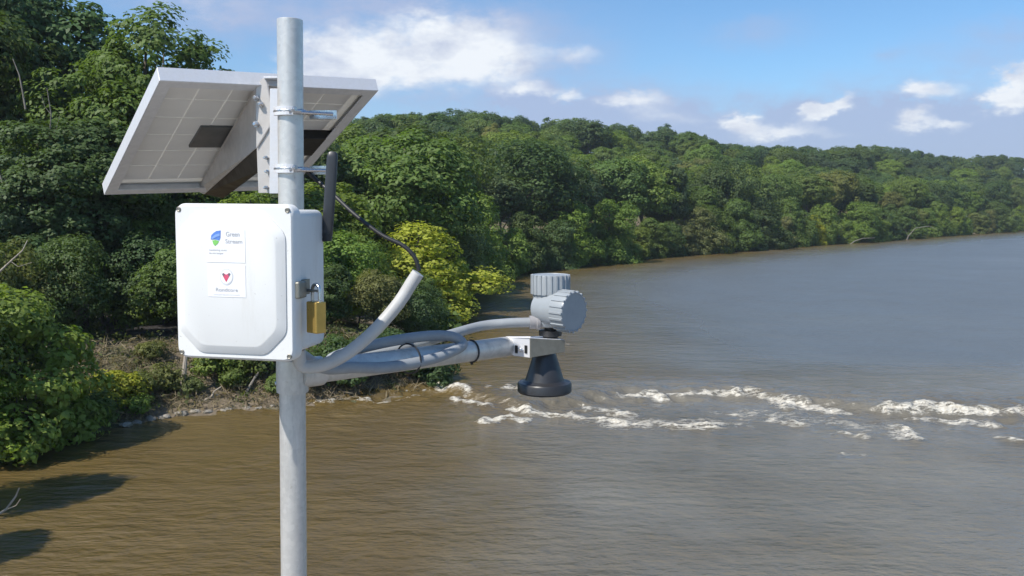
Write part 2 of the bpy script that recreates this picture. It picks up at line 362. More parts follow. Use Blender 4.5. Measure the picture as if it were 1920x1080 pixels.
def vnoise(x, y, seed=0):
    xi = np.floor(x).astype(np.int64); yi = np.floor(y).astype(np.int64); fx = x - xi; fy = y - yi
    fx = fx * fx * (3 - 2 * fx); fy = fy * fy * (3 - 2 * fy)
    def h(a, b):
        n = (a * 374761393 + b * 668265263 + seed * 974634353) & 0x7fffffff
        n = ((n ^ (n >> 13)) * 1274126177) & 0x7fffffff
        return ((n ^ (n >> 16)) & 0xffff) / 65535.0
    return (h(xi, yi) * (1 - fx) + h(xi + 1, yi) * fx) * (1 - fy) + (h(xi, yi + 1) * (1 - fx) + h(xi + 1, yi + 1) * fx) * fy
def fbm(x, y, seed=0, oct=4):
    s = 0; a = 0.5
    for i in range(oct):
        s = s + a * vnoise(x, y, seed + i * 17); x = x * 2.03 + 11.3; y = y * 2.03 + 5.7; a *= 0.5
    return s / (1 - 0.5 ** oct)
def smooth(x, a, b):
    t = np.clip((x - a) / (b - a), 0, 1); return t * t * (3 - 2 * t)

# ------------------------------------------------------------------ terrain along the river bank
bank_px = [(-250, 960), (-60, 892), (60, 842), (230, 800), (350, 778), (520, 764), (700, 748), (815, 734), (838, 690), (848, 650), (866, 600), (884, 535), (1000, 512), (1200, 490), (1500, 464), (1920, 434)]
BANK = np.array([(-60, -60), (-34, 5)] + [tuple(G(*q)[:2]) for q in bank_px] + [(520, 640), (1100, 1000), (3000, 2000)])
def inland(x, y):
    """signed distance from the waterline, positive on land (left / far side)"""
    x = np.asarray(x, float); y = np.asarray(y, float); best = np.full(x.shape, 1e9); sg = np.ones(x.shape)
    for (ax, ay), (bx, by) in zip(BANK[:-1], BANK[1:]):
        dx, dy = bx - ax, by - ay; t = np.clip(((x - ax) * dx + (y - ay) * dy) / (dx * dx + dy * dy), 0, 1)
        d = np.hypot(x - ax - t * dx, y - ay - t * dy); c = dx * (y - ay) - dy * (x - ax)
        m = d < best - 1e-9; best = np.where(m, d, best); sg = np.where(m, np.sign(c), sg)
    return best * sg
def ground_z(x, y):
    x = np.asarray(x, float); y = np.asarray(y, float)
    d = inland(x, y)
    far = smooth(y, 90, 150)
    z = np.where(d < 0, np.maximum(d * 0.35, -1.6), 0)
    z = z + 2.9 * smooth(d, -0.3, 6.5) + 23.0 * smooth(d, 18, 112) * (0.35 + 0.65 * far) * (1 + 0.42 * smooth(x, 30, 190)) + 6 * smooth(d, 110, 260)
    z = z + np.where(d > 0, (fbm(x * 0.5, y * 0.5, 3) - 0.5) * 0.9 * smooth(d, 0.2, 3), 0) + np.where(d > 15, (fbm(x * 0.02, y * 0.02, 9) - 0.5) * 7 * smooth(d, 15, 60), 0)
    return z
def axis_pts(segs):
    r = []
    for a, b, st in segs: r += list(np.arange(a, b, st))
    return np.array(r + [segs[-1][1]])
def grid_mesh(name, xs, ys, zf, mat, attrs=None, keep=None, smooth_=True):
    X, Y = np.meshgrid(xs, ys); Z = zf(X, Y); V = np.stack([X, Y, Z], -1).reshape(-1, 3)
    nx, ny = len(xs), len(ys); i = np.arange(nx * ny).reshape(ny, nx)
    q = np.stack([i[:-1, :-1], i[:-1, 1:], i[1:, 1:], i[1:, :-1]], -1).reshape(-1, 4)
    me = np_mesh(name, V, q, mat, {k: ('POINT', a(X, Y).ravel()) for k, a in (attrs or {}).items()}, smooth_)
    o = bpy.data.objects.new(name, me); COL.objects.link(o); return o
gx_ = axis_pts([(-3000, -300, 150), (-300, -70, 10), (-70, -34, 2), (-34, 6, 0.4), (6, 60, 2), (60, 400, 8), (400, 3000, 130)])
gy_ = axis_pts([(-400, 0, 50), (0, 30, 3), (30, 72, 0.4), (72, 130, 1.5), (130, 460, 6), (460, 1000, 30), (1000, 4000, 150)])
terrain = tag(grid_mesh('river_bank_ground', gx_, gy_, ground_z, M['soil']), kind='structure')

# ------------------------------------------------------------------ river with the line of rapids
foam_px = [([(810, 731), (850, 735), (882, 742)], .55, 1.0), ([(858, 752), (930, 760)], .5, .9), ([(905, 791), (1000, 787)], .45, 1.1),
           ([(985, 771), (1060, 775), (1110, 782), (1180, 797), (1260, 800), (1340, 803)], .6, 1.1), ([(1100, 765), (1190, 778)], .6, .75),
           ([(1180, 742), (1232, 750)], .5, 1.0), ([(1250, 747), (1300, 741), (1400, 743)], .4, .85), ([(1400, 742), (1470, 752)], .6, .7),
           ([(1468, 755), (1500, 765), (1562, 769)], .7, 1.15), ([(1455, 792), (1512, 803)], .5, .9), ([(1660, 776), (1740, 771), (1830, 774), (1960, 780)], .55, 1.15),
           ([(1730, 790), (1840, 796)], .6, .95), ([(1570, 815), (1605, 816)], .5, .7), ([(1680, 803), (1722, 826)], .6, .85), ([(1890, 826), (1960, 832)], .6, .9),
           ([(1610, 856), (1650, 853)], .35, .7), ([(590, 757), (700, 752), (800, 744)], .3, .6), ([(940, 733), (1000, 742)], .4, .7), ([(1960, 780), (2500, 800)], .7, 1.0),
           ([(1020, 655), (1075, 652)], .35, .6), ([(1120, 790), (1350, 800)], 1.6, .62), ([(1400, 775), (1620, 800)], 1.8, .55)]
foam_w = [([G(*q)[:2] for q in pl], w, a) for pl, w, a in foam_px]
def foam_f(x, y):
    s = np.zeros(np.shape(x)); xx = x + (fbm(x * 0.7, y * 0.7, 21) - 0.5) * 2.2; yy = y + (fbm(x * 0.6, y * 0.6, 44) - 0.5) * 2.4
    for pl, w, a in foam_w:
        for p, q in zip(pl[:-1], pl[1:]):
            dx, dy = q - p; t = np.clip(((xx - p[0]) * dx + (yy - p[1]) * dy) / (dx * dx + dy * dy), 0, 1)
            d = np.hypot(xx - p[0] - t * dx, (yy - p[1] - t * dy)); s = np.maximum(s, a * np.exp(-(d / (w * 0.98)) ** 2))
    return s * (0.35 + 0.95 * fbm(x * 1.3, y * 1.1, 5)) / 0.8
def aerated(x, y):
    xb = np.interp(y, [0, 25, 34, 44, 50, 60, 4000], [0.5, -3.4, -3.4, -3.0, -2.0, -1.0, 0]) + (fbm(x * 0.3, y * 0.16, 91) - 0.5) * 6.0
    return smooth(x - xb, -2.0, 7.0) * (0.75 + 0.35 * fbm(x * 0.12, y * 0.3, 93)) * np.where(y > 52, smooth(-inland(x, y), 2, 22), 1)
LIP = np.array([G(*q)[:2] for q in ((700, 745), (830, 729), (900, 748), (990, 765), (1180, 739), (1400, 738), (1500, 755), (1660, 768), (1920, 774), (2500, 790))])
def riffle_sky(x, y): return smooth(y, 50, 62) * smooth(-inland(x, y), 4, 30) * (0.7 + 0.5 * fbm(x * 0.03, y * 0.05, 97))
def lip(x): return np.interp(x, LIP[:, 0], LIP[:, 1]) + 1.2 * (fbm(x * 0.5, x * 0 + 3.3, 2) - 0.5)
def water_z(x, y):
    up = smooth(y - lip(x), -0.9, 0.35) * 0.34 - 0.10 * np.exp(-((y - lip(x) + 1.6) / 1.1) ** 2) * smooth(x, -8, -3)
    near = np.exp(-((y - lip(x) + 0.8) / 4.0) ** 2)
    chop = (fbm(x * 1.1, y * 1.5, 31, 5) - 0.5) * 0.42 * near + (fbm(x * 0.35, y * 0.6, 61, 3) - 0.5) * 0.10
    return up + chop + foam_f(x, y) * 0.30 * fbm(x * 2.2, y * 2.2, 77)
wx = axis_pts([(-3000, -200, 200), (-200, -40, 8), (-40, -14, 0.6), (-14, 30, 0.14), (30, 70, 1.0), (70, 400, 12), (400, 4000, 200)])
wy = axis_pts([(-400, 0, 40), (0, 24, 3), (24, 38, 0.4), (38, 56, 0.13), (56, 80, 0.8), (80, 200, 4), (200, 700, 20), (700, 3000, 150)])
river = tag(grid_mesh('river_water', wx, wy, water_z, M['water'], {'foam': foam_f, 'aerated': aerated, 'riffle_sky': riffle_sky}), kind='structure')

# ------------------------------------------------------------------ foliage
def unit(a): return a / (np.linalg.norm(a, axis=-1, keepdims=True) + 1e-9)
def rdir(n, r=rng): return unit(r.normal(size=(n, 3)))
def leaves(name, c, nrm, size, r, tone=None, aspect=0.62):
    n = len(c); nrm = unit(nrm); t = unit(np.cross(nrm, rdir(n, r))); b = np.cross(nrm, t)
    L = size * r.uniform(0.65, 1.35, (n, 1)); W = L * aspect
    V = np.stack([c + t * L * .5, c + b * W * .5 + nrm * L * .12 + t * L * .06, c - t * L * .5, c - b * W * .5 + nrm * L * .12 + t * L * .06], 1).reshape(-1, 3)
    q = np.arange(4 * n).reshape(n, 4)
    if tone is None: tone = r.uniform(0, 1, n)
    return np_mesh(name, V, q, M['leaf'], {'tone': ('FACE', tone)})
def crown_pts(seed, rx, rz, cz, n_lobe, n_puff, n_leaf, lobe_k=0.5, puff_k=0.2, low=0.0, skirt=0.0):
    """lobes in an ellipsoid, leaf puffs over the lobes, leaves over the puffs"""
    r = np.random.default_rng(seed); R = np.array([rx, rx, rz])
    d = rdir(n_lobe, r); d[:, 2] = d[:, 2] * 0.9 + 0.1; lob = d * R * r.uniform(0.35, 0.68, (n_lobe, 1)); nb = int(n_lobe * skirt)
    if nb: lob[1:1 + nb, 2] = -rz * r.uniform(0.45, 0.92, nb); lob[1:1 + nb, :2] *= 1.25
    lob[0] = (0, 0, rz * 0.45); lr = lobe_k * min(rx, rz * 1.1) * r.uniform(0.72, 1.2, n_lobe)
    pc, pn, pr = [], [], []
    for i in range(n_lobe):
        dd = rdir(n_puff, r); c = lob[i] + dd * lr[i] * r.uniform(0.75, 1.12, (n_puff, 1))
        inside = np.zeros(n_puff, bool)
        for j in range(n_lobe):
            if j != i: inside |= np.linalg.norm(c - lob[j], axis=1) < lr[j] * 0.72
        k = ~inside | (r.random(n_puff) < 0.12)
        if low is not None: k &= (c[:, 2] > -rz * 1.02)
        pc.append(c[k]); pn.append(dd[k]); pr.append(np.full(k.sum(), puff_k * rx) * r.uniform(0.6, 1.35, k.sum()))
    pc = np.concatenate(pc); pn = np.concatenate(pn); pr = np.concatenate(pr); m = len(pc)
    idx = r.integers(0, m, n_leaf); d = unit(rdir(n_leaf, r) + pn[idx] * 0.55 + np.array([0, 0, 0.25]))
    c = pc[idx] + d * (pr[idx] * np.cbrt(r.uniform(0.25, 1.15, n_leaf)))[:, None] * np.array([1.15, 1.15, 0.8])
    nrm = d * 0.75 + pn[idx] * 0.35 + np.array([0, 0, 0.4]) + rdir(n_leaf, r) * 0.48
    ptone = r.uniform(0.15, 0.85, m); tone = np.clip(ptone[idx] * 0.55 + r.uniform(0, 1, n_leaf) * 0.45, 0, 1)
    c[:, 2] += cz
    return c, nrm, tone, pc + np.array([0, 0, cz]), r
def trunk_mb(seed, h, r0, targets, lean=(0, 0), seg=8):
    r = np.random.default_rng(seed); mb = MB(); pts = []
    for i in range(8):
        t = i / 7; pts.append(np.array([lean[0] * t + r.normal() * 0.03 * h * 0.3 * (t > 0), lean[1] * t + r.normal() * 0.01 * h * (t > 0), -0.6 + (h * 0.86 + 0.6) * t]))
    mb.tube(pts, [r0 * (1.25 if i == 0 else 1) * (1 - 0.85 * i / 7) for i in range(8)], seg)
    for tg in targets:
        k = r.integers(2, 6); a = pts[k]; tg = np.array(tg); mid = (a + tg) / 2 + np.array([0, 0, -0.06 * h * r.random()])
        rr = r0 * (1 - 0.85 * k / 7) * 0.5; mb.tube([a, (a * .6 + mid * .4) , mid, tg], [rr, rr * .8, rr * .6, rr * .15], 6)
    return mb
WORDS = ['first', 'second', 'third', 'fourth', 'fifth', 'sixth', 'seventh', 'eighth', 'ninth', 'tenth', 'eleventh', 'twelfth', 'thirteenth', 'fourteenth', 'fifteenth', 'sixteenth', 'seventeenth', 'eighteenth', 'nineteenth']
TENS = {2: 'twent', 3: 'thirt', 4: 'fort', 5: 'fift', 6: 'sixt', 7: 'sevent', 8: 'eight', 9: 'ninet'}
def ordinal(i):
    if i < 19: return WORDS[i]
    n = i + 1; t_, u_ = divmod(n, 10)
    if t_ > 9: return 'number %d' % n
    return TENS[t_] + 'ieth' if u_ == 0 else TENS[t_] + 'y-' + WORDS[u_ - 1]
VAR = {}
def variant(key, seed, rx, rz, cz, h, n_lobe, n_puff, n_leaf, size, r0, limbs=7, **kw):
    c, nrm, tone, pc, r = crown_pts(seed, rx, rz, cz, n_lobe, n_puff, n_leaf, **kw)
    crown = leaves('crown', c, nrm, size, r, tone)
    tg = pc[r.choice(len(pc), limbs, replace=False)]
    tb = trunk_mb(seed, h, r0, tg)
    me = bpy.data.meshes.new('trunk'); me.from_pydata(tb.v, [], tb.f); me.materials.append(M['bark']); me.shade_smooth()
    VAR[key] = (crown, me, rx, rz, cz, h)
# far variants: unit tree is 16 m tall
for i in range(6):
    rx = [5.2, 4.6, 5.8, 4.9, 5.4, 4.2][i]
    variant('far%d' % i, 100 + i, rx, 6.8, 9.2, 16, [11, 10, 13, 12, 11, 9][i], 36, 15000, 0.41, 0.32, lobe_k=0.44, puff_k=0.19)
for i in range(4):       # waterside trees leafy down to the river
    variant('bank%d' % i, 200 + i, [5.2, 5.8, 4.8, 5.5][i], 7.4, 7.2, 15, [17, 18, 16, 19][i], 32, 17000, 0.40, 0.28, lobe_k=0.40, puff_k=0.18, skirt=0.45)
for i in range(4):       # near woods, unit tree is 24 m tall
    variant('near%d' % i, 300 + i, [7.5, 6.8, 7.2, 6.4][i], [11.2, 10.4, 10.8, 9.8][i], [12.6, 13.2, 12.6, 13.6][i], 24, 19, 40, 46000, 0.36, 0.42, limbs=12, lobe_k=0.36, puff_k=0.15)
for i in range(3):       # small near trees and big bushes, unit is 7 m tall
    variant('small%d' % i, 400 + i, [3.3, 2.9, 3.6][i], [3.3, 3.2, 3.0][i], [3.9, 3.9, 3.7][i], 7, 12, 30, 17000, 0.21, 0.11, limbs=14, lobe_k=0.42, puff_k=0.2)
variant('loose', 450, 3.4, 3.5, 3.4, 7, 26, 16, 12000, 0.27, 0.13, limbs=24, lobe_k=0.27, puff_k=0.15, skirt=0.35)
for i in range(2):       # low shrubs, unit is 2 m tall
    variant('shrub%d' % i, 500 + i, 1.15, 0.95, 1.0, 2, 8, 24, 3200, 0.16, 0.04, limbs=6, lobe_k=0.45, puff_k=0.22)

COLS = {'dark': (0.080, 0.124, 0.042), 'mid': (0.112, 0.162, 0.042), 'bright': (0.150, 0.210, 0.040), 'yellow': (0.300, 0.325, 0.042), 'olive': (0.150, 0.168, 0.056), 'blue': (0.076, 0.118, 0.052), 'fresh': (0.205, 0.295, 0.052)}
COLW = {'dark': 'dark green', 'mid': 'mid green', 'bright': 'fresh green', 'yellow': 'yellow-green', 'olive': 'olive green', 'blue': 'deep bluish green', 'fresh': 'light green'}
def plant(name, key, x, y, h, wide, col, label, cat='tree', group=None, rz=None, z=None, lean=(0, 0)):
    crown, trunk, rx, rzz, cz, hu = VAR[key]
    s = h / hu
    if z is None: z = float(ground_z(x, y))
    root = bpy.data.objects.new(name, None); COL.objects.link(root); root.empty_display_size = 0.5
    root.location = (x, y, z - 0.1); root.scale = (s * wide, s * wide, s); root.rotation_euler = (lean[0], lean[1], rng.uniform(0, 6.28) if rz is None else rz)
    tag(root, label, cat, group)
    c0 = np.array(COLS[col]) * 1.15 * rng.uniform(0.85, 1.15) * np.array([rng.uniform(.92, 1.1), 1, rng.uniform(.85, 1.15)])
    for nm, me in (('trunk', trunk), ('crown', crown)):
        o = bpy.data.objects.new(nm, me); COL.objects.link(o); o.parent = root; o.color = (*c0, 1)
    return root
def at_tree(px, Y): return (px - 960) / FPX * Y * 1.0
NEAR = [  # photo column, distance, photo row of the top, half width in the photo, colour, variant, label
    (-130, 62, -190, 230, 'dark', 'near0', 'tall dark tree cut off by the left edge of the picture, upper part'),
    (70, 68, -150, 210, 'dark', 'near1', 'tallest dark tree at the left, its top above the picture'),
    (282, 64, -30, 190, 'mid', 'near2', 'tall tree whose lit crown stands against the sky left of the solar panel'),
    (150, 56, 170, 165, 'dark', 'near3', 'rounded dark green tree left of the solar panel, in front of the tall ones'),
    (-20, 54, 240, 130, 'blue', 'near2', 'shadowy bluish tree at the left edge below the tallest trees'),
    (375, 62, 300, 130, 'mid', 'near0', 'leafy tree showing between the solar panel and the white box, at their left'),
    (275, 58, 372, 95, 'bright', 'bank0', 'fresh green tree just left of the white box'),
    (470, 60, 330, 130, 'bright', 'bank1', 'fresh green tree right behind the white box and the panel edge'),
    (625, 72, 300, 130, 'bright', 'bank2', 'tall fresh green tree directly behind the black antenna'),
    (700, 96, 345, 130, 'bright', 'bank3', 'fresh green tree behind the black cable, right of the antenna'),
    (785, 76, 396, 128, 'yellow', 'bank1', 'big yellow-green tree over the water above the white conduit'),
    (672, 58, 540, 66, 'yellow', 'small0', 'small yellow-green tree beside the brass padlock, left of the white conduit'),
    (560, 56, 560, 90, 'mid', 'small2', 'low bushy tree behind the lower edge of the white box'),
    (735, 68, 560, 80, 'bright', 'small0', 'fresh green small tree under the yellow-green one, above the arm pipe'),
    (832, 78, 500, 55, 'yellow', 'small0', 'yellow-green bushy tree leaning over the water where the far river begins'),
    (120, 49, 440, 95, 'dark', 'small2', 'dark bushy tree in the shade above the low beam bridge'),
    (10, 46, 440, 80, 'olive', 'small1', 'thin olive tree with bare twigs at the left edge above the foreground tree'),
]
TREES = []   # x, y, crown half width, crown low z, high z
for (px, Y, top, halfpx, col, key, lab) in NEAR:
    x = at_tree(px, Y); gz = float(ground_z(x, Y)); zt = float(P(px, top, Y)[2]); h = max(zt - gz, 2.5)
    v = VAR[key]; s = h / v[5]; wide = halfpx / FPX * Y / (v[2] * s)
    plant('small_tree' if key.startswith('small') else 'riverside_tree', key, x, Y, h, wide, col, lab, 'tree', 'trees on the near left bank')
    TREES.append((x, Y, v[2] * s * wide, (v[4] - v[3]) * s + gz, zt))
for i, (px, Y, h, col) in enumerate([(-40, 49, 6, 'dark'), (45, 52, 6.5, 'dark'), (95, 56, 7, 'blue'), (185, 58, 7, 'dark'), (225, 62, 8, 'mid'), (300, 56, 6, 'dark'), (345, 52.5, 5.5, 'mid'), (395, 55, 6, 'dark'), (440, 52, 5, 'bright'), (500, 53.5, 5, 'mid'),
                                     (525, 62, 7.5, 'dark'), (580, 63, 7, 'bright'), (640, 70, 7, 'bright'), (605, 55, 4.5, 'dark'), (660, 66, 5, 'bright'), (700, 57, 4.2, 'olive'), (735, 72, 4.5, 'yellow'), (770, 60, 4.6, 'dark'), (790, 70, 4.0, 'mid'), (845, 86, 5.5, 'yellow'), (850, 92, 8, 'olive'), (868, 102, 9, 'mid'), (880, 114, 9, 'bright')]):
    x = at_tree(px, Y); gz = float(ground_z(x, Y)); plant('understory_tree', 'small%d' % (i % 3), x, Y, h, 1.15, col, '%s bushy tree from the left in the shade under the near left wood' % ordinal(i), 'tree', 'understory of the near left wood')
# the foreground tree reaching over the water, and its neighbours that throw the shadow on it
plant('overhanging_tree', 'loose', -21.9, 37.8, 7.3, 1.05, 'fresh', 'fresh green foreground tree leaning over the brown water at the left edge', 'tree', z=0.6, rz=0.4, lean=(0.0, 0.16))
plant('overhanging_tree', 'loose', -22.2, 35.6, 4.2, 1.25, 'fresh', 'low light green bush hanging over the water at the left edge under the foreground tree', 'tree', z=0.3, rz=2.6, lean=(0.0, 0.1))
plant('overhanging_tree', 'small2', -23.9, 35.4, 7.4, 1.1, 'mid', 'leafy tree at the very left edge, lower half, behind the overhanging one', 'tree', z=0.8, rz=2.0)
plant('overhanging_tree', 'near1', -21.8, 27.6, 11.0, 0.66, 'mid', 'tall tree just past the left edge, throwing its shadow on the brown water', 'tree', z=1.0, rz=1.0)
plant('overhanging_tree', 'near3', -21.0, 21.8, 10.0, 0.66, 'mid', 'tree past the lower left corner, throwing the lower shadow on the water', 'tree', z=1.0, rz=3.0)

# ------------------------------------------------------------------ the wooded far bank, tree by tree
sky_px = np.array([(560, 215), (640, 222), (700, 212), (760, 206), (850, 199), (925, 202), (958, 222), (985, 204), (1030, 214), (1150, 216), (1235, 226), (1300, 243), (1355, 266), (1450, 270), (1560, 270), (1620, 266), (1700, 276), (1760, 288), (1800, 290), (1850, 284), (1930, 290), (2100, 292)])
cand = []
seglen = np.hypot(*(BANK[1:] - BANK[:-1]).T); s_acc = np.concatenate([[0], np.cumsum(seglen)])
def along(s):
    i = int(np.clip(np.searchsorted(s_acc, s) - 1, 0, len(seglen) - 1)); t = (s - s_acc[i]) / seglen[i]; p = BANK[i] + (BANK[i + 1] - BANK[i]) * t
    d = (BANK[i + 1] - BANK[i]) / seglen[i]; return p, np.array([-d[1], d[0]])
s = s_acc[13] - 6
while True:
    p, nrm = along(s); dist = np.hypot(*p)
    if dist > 560: break
    q = p + nrm * rng.uniform(0.2, 2.2); cand.append((q[0], q[1], rng.uniform(7.0, 14.5), 'bank', 0)); s += rng.uniform(4.2, 6.6) * (0.75 + dist / 480)
step = 9.4
for gx in np.arange(-150, 420, step):
    for gy in np.arange(84, 700, step):
        x = gx + rng.uniform(-.42, .42) * step; y = gy + rng.uniform(-.42, .42) * step; d = float(inland(x, y))
        if 5.5 < d < 190 and (d < 45 or rng.random() < .8): cand.append((x, y, rng.uniform(13, 21), 'far', d))
full = []
for x, y, h, kind, d in cand:
    px, py, dep = proj((x, y, 0))
    if px < 540 or px > 2040: continue
    gz = float(ground_z(x, y)); tx, ty, _ = proj((x, y, gz + h)); ys = np.interp(px, sky_px[:, 0], sky_px[:, 1]) + rng.uniform(0, 5)
    if ty < ys:
        zt = P(px, ys, y)[2]; h2 = zt - gz
        if h2 < 0.62 * h: continue
        h = h2
    key = ('bank%d' % rng.integers(0, 4)) if kind == 'bank' else 'far%d' % rng.integers(0, 6)
    full.append((x, y, gz, h, key, kind, rng.uniform(0.9, 1.35), dep))
# leave out those wholly hidden behind nearer trees or the instrument
SW, SH = 480, 270; cover = np.zeros((SH, SW), bool); YY, XX = np.mgrid[0:SH, 0:SW]
cover[95:168, 82:154] = True
def ell(x, y, half, zlo, zhi):
    cx, y1, dep = proj((x, y, zhi)); _, y0, _ = proj((x, y, zlo)); return cx / 4, (y0 + y1) / 8, FPX * half / dep / 4, (y0 - y1) / 8
for tr_ in TREES:
    cx, cy, rx_, ry_ = ell(*tr_); cover |= ((XX - cx) / (rx_ * .82)) ** 2 + ((YY - cy) / (ry_ * .85)) ** 2 < 1
keepers = []
for f_ in sorted(full, key=lambda q: q[7]):
    x, y, gz, h, key, kind, wide, dep = f_; v = VAR[key]; sc = h / v[5]
    cx, cy, rx_, ry_ = ell(x, y, v[2] * sc * wide, gz + (v[4] - v[3]) * sc, gz + h)
    inside = ((XX - cx) / rx_) ** 2 + ((YY - cy) / ry_) ** 2 < 1
    seen = inside & ~cover; n = int(seen.sum())
    if n < 10: continue
    cover |= ((XX - cx) / (rx_ * .78)) ** 2 + ((YY - cy) / (ry_ * .84)) ** 2 < 1
    keepers.append((f_, n, cx * 4, (cy - ry_) * 4))
if len(keepers) > 380:
    keepers = sorted(keepers, key=lambda k: -k[1])[:380]
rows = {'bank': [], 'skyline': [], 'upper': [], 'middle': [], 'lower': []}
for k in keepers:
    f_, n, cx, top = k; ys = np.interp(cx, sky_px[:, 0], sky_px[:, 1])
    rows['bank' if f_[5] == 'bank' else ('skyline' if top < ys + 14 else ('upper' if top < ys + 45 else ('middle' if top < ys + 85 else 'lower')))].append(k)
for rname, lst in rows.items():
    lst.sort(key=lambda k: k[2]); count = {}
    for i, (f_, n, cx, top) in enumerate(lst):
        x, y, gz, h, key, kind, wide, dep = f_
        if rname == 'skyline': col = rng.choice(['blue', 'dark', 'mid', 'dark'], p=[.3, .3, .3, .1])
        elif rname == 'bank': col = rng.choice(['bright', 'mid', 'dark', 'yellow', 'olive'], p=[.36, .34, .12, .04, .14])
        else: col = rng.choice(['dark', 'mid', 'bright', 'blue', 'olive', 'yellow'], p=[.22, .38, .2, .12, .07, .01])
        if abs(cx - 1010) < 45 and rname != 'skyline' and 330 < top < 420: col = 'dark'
        col = str(col); i = count.get(col, 0); count[col] = i + 1
        nm, where, gp = {'bank': ('waterside_tree', 'along the far waterline', 'trees along the far waterline'), 'skyline': ('hilltop_tree', 'on the skyline of the far hill', 'trees on the skyline of the far hill'),
                         'upper': ('hillside_tree', 'just below the skyline of the far hill', 'trees on the wooded far slope'), 'middle': ('hillside_tree', 'half way up the far wooded slope', 'trees on the wooded far slope'),
                         'lower': ('hillside_tree', 'low on the far wooded slope', 'trees on the wooded far slope')}[rname]
        lab = '%s %s tree from the left %s' % (ordinal(i), COLW[col], where)
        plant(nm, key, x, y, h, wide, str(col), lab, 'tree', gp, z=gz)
print('far trees', {k: len(v) for k, v in rows.items()})

# ------------------------------------------------------------------ near bank: undergrowth, rocks, driftwood, low beam bridge
def scatter(n, x0, x1, y0, y1, dmin, dmax, r):
    x = r.uniform(x0, x1, n); y = r.uniform(y0, y1, n); d = inland(x, y); k = (d > dmin) & (d < dmax); return x[k], y[k]
r_ = np.random.default_rng(77)
n = 9000; sA = r_.uniform(s_acc[11], s_acc[16] + 60, n); pts = [along(q) for q in sA]; dd = r_.uniform(0, 1, n) ** 1.6 * 34 - 0.2
bx_ = np.array([p[0] + q[0] * d for (p, q), d in zip(pts, dd)]); by_ = np.array([p[1] + q[1] * d for (p, q), d in zip(pts, dd)])
rep = 9; X = np.repeat(bx_, rep) + r_.normal(0, .9, n * rep); Y = np.repeat(by_, rep) + r_.normal(0, .9, n * rep); hh = np.repeat(r_.uniform(.5, 3.2, n), rep)
ok_ = inland(X, Y) > -0.6; X, Y, hh = X[ok_], Y[ok_], hh[ok_]
ug_me = leaves('far_undergrowth', np.stack([X, Y, np.maximum(ground_z(X, Y), 0) + hh * r_.uniform(0.02, 1, len(X))], -1), rdir(len(X), r_) * .8 + np.array([0, -.3, .7]), 0.55, r_)
ug = bpy.data.objects.new('far_undergrowth', ug_me); COL.objects.link(ug); ug.color = (0.085, 0.135, 0.042, 1); tag(ug, 'tangled undergrowth along the foot of the far wooded bank', 'undergrowth', kind='stuff')
x, y = scatter(2600, -36, -3, 33, 85, 0.7, 26, r_); k = fbm(x * .35, y * .35, 12) > 0.44; x, y = x[k], y[k]
rep = 26; X = np.repeat(x, rep); Y = np.repeat(y, rep); hh = np.repeat(r_.uniform(.25, .9, len(x)), rep)
a = r_.uniform(0, 6.28, len(X)); rr = r_.uniform(0, .55, len(X)) * (0.5 + hh)
X2 = X + np.cos(a) * rr; Y2 = Y + np.sin(a) * rr; Z2 = ground_z(X2, Y2) + hh * r_.uniform(0.05, 1, len(X))
weeds_me = leaves('bank_weeds', np.stack([X2, Y2, Z2], -1), rdir(len(X), r_) * .8 + np.array([0, -.25, .7]), 0.2, r_)
weeds = bpy.data.objects.new('bank_weeds', weeds_me); COL.objects.link(weeds); weeds.color = (0.105, 0.125, 0.045, 1); tag(weeds, 'low weeds and brush covering the left bank', 'weeds', kind='stuff')
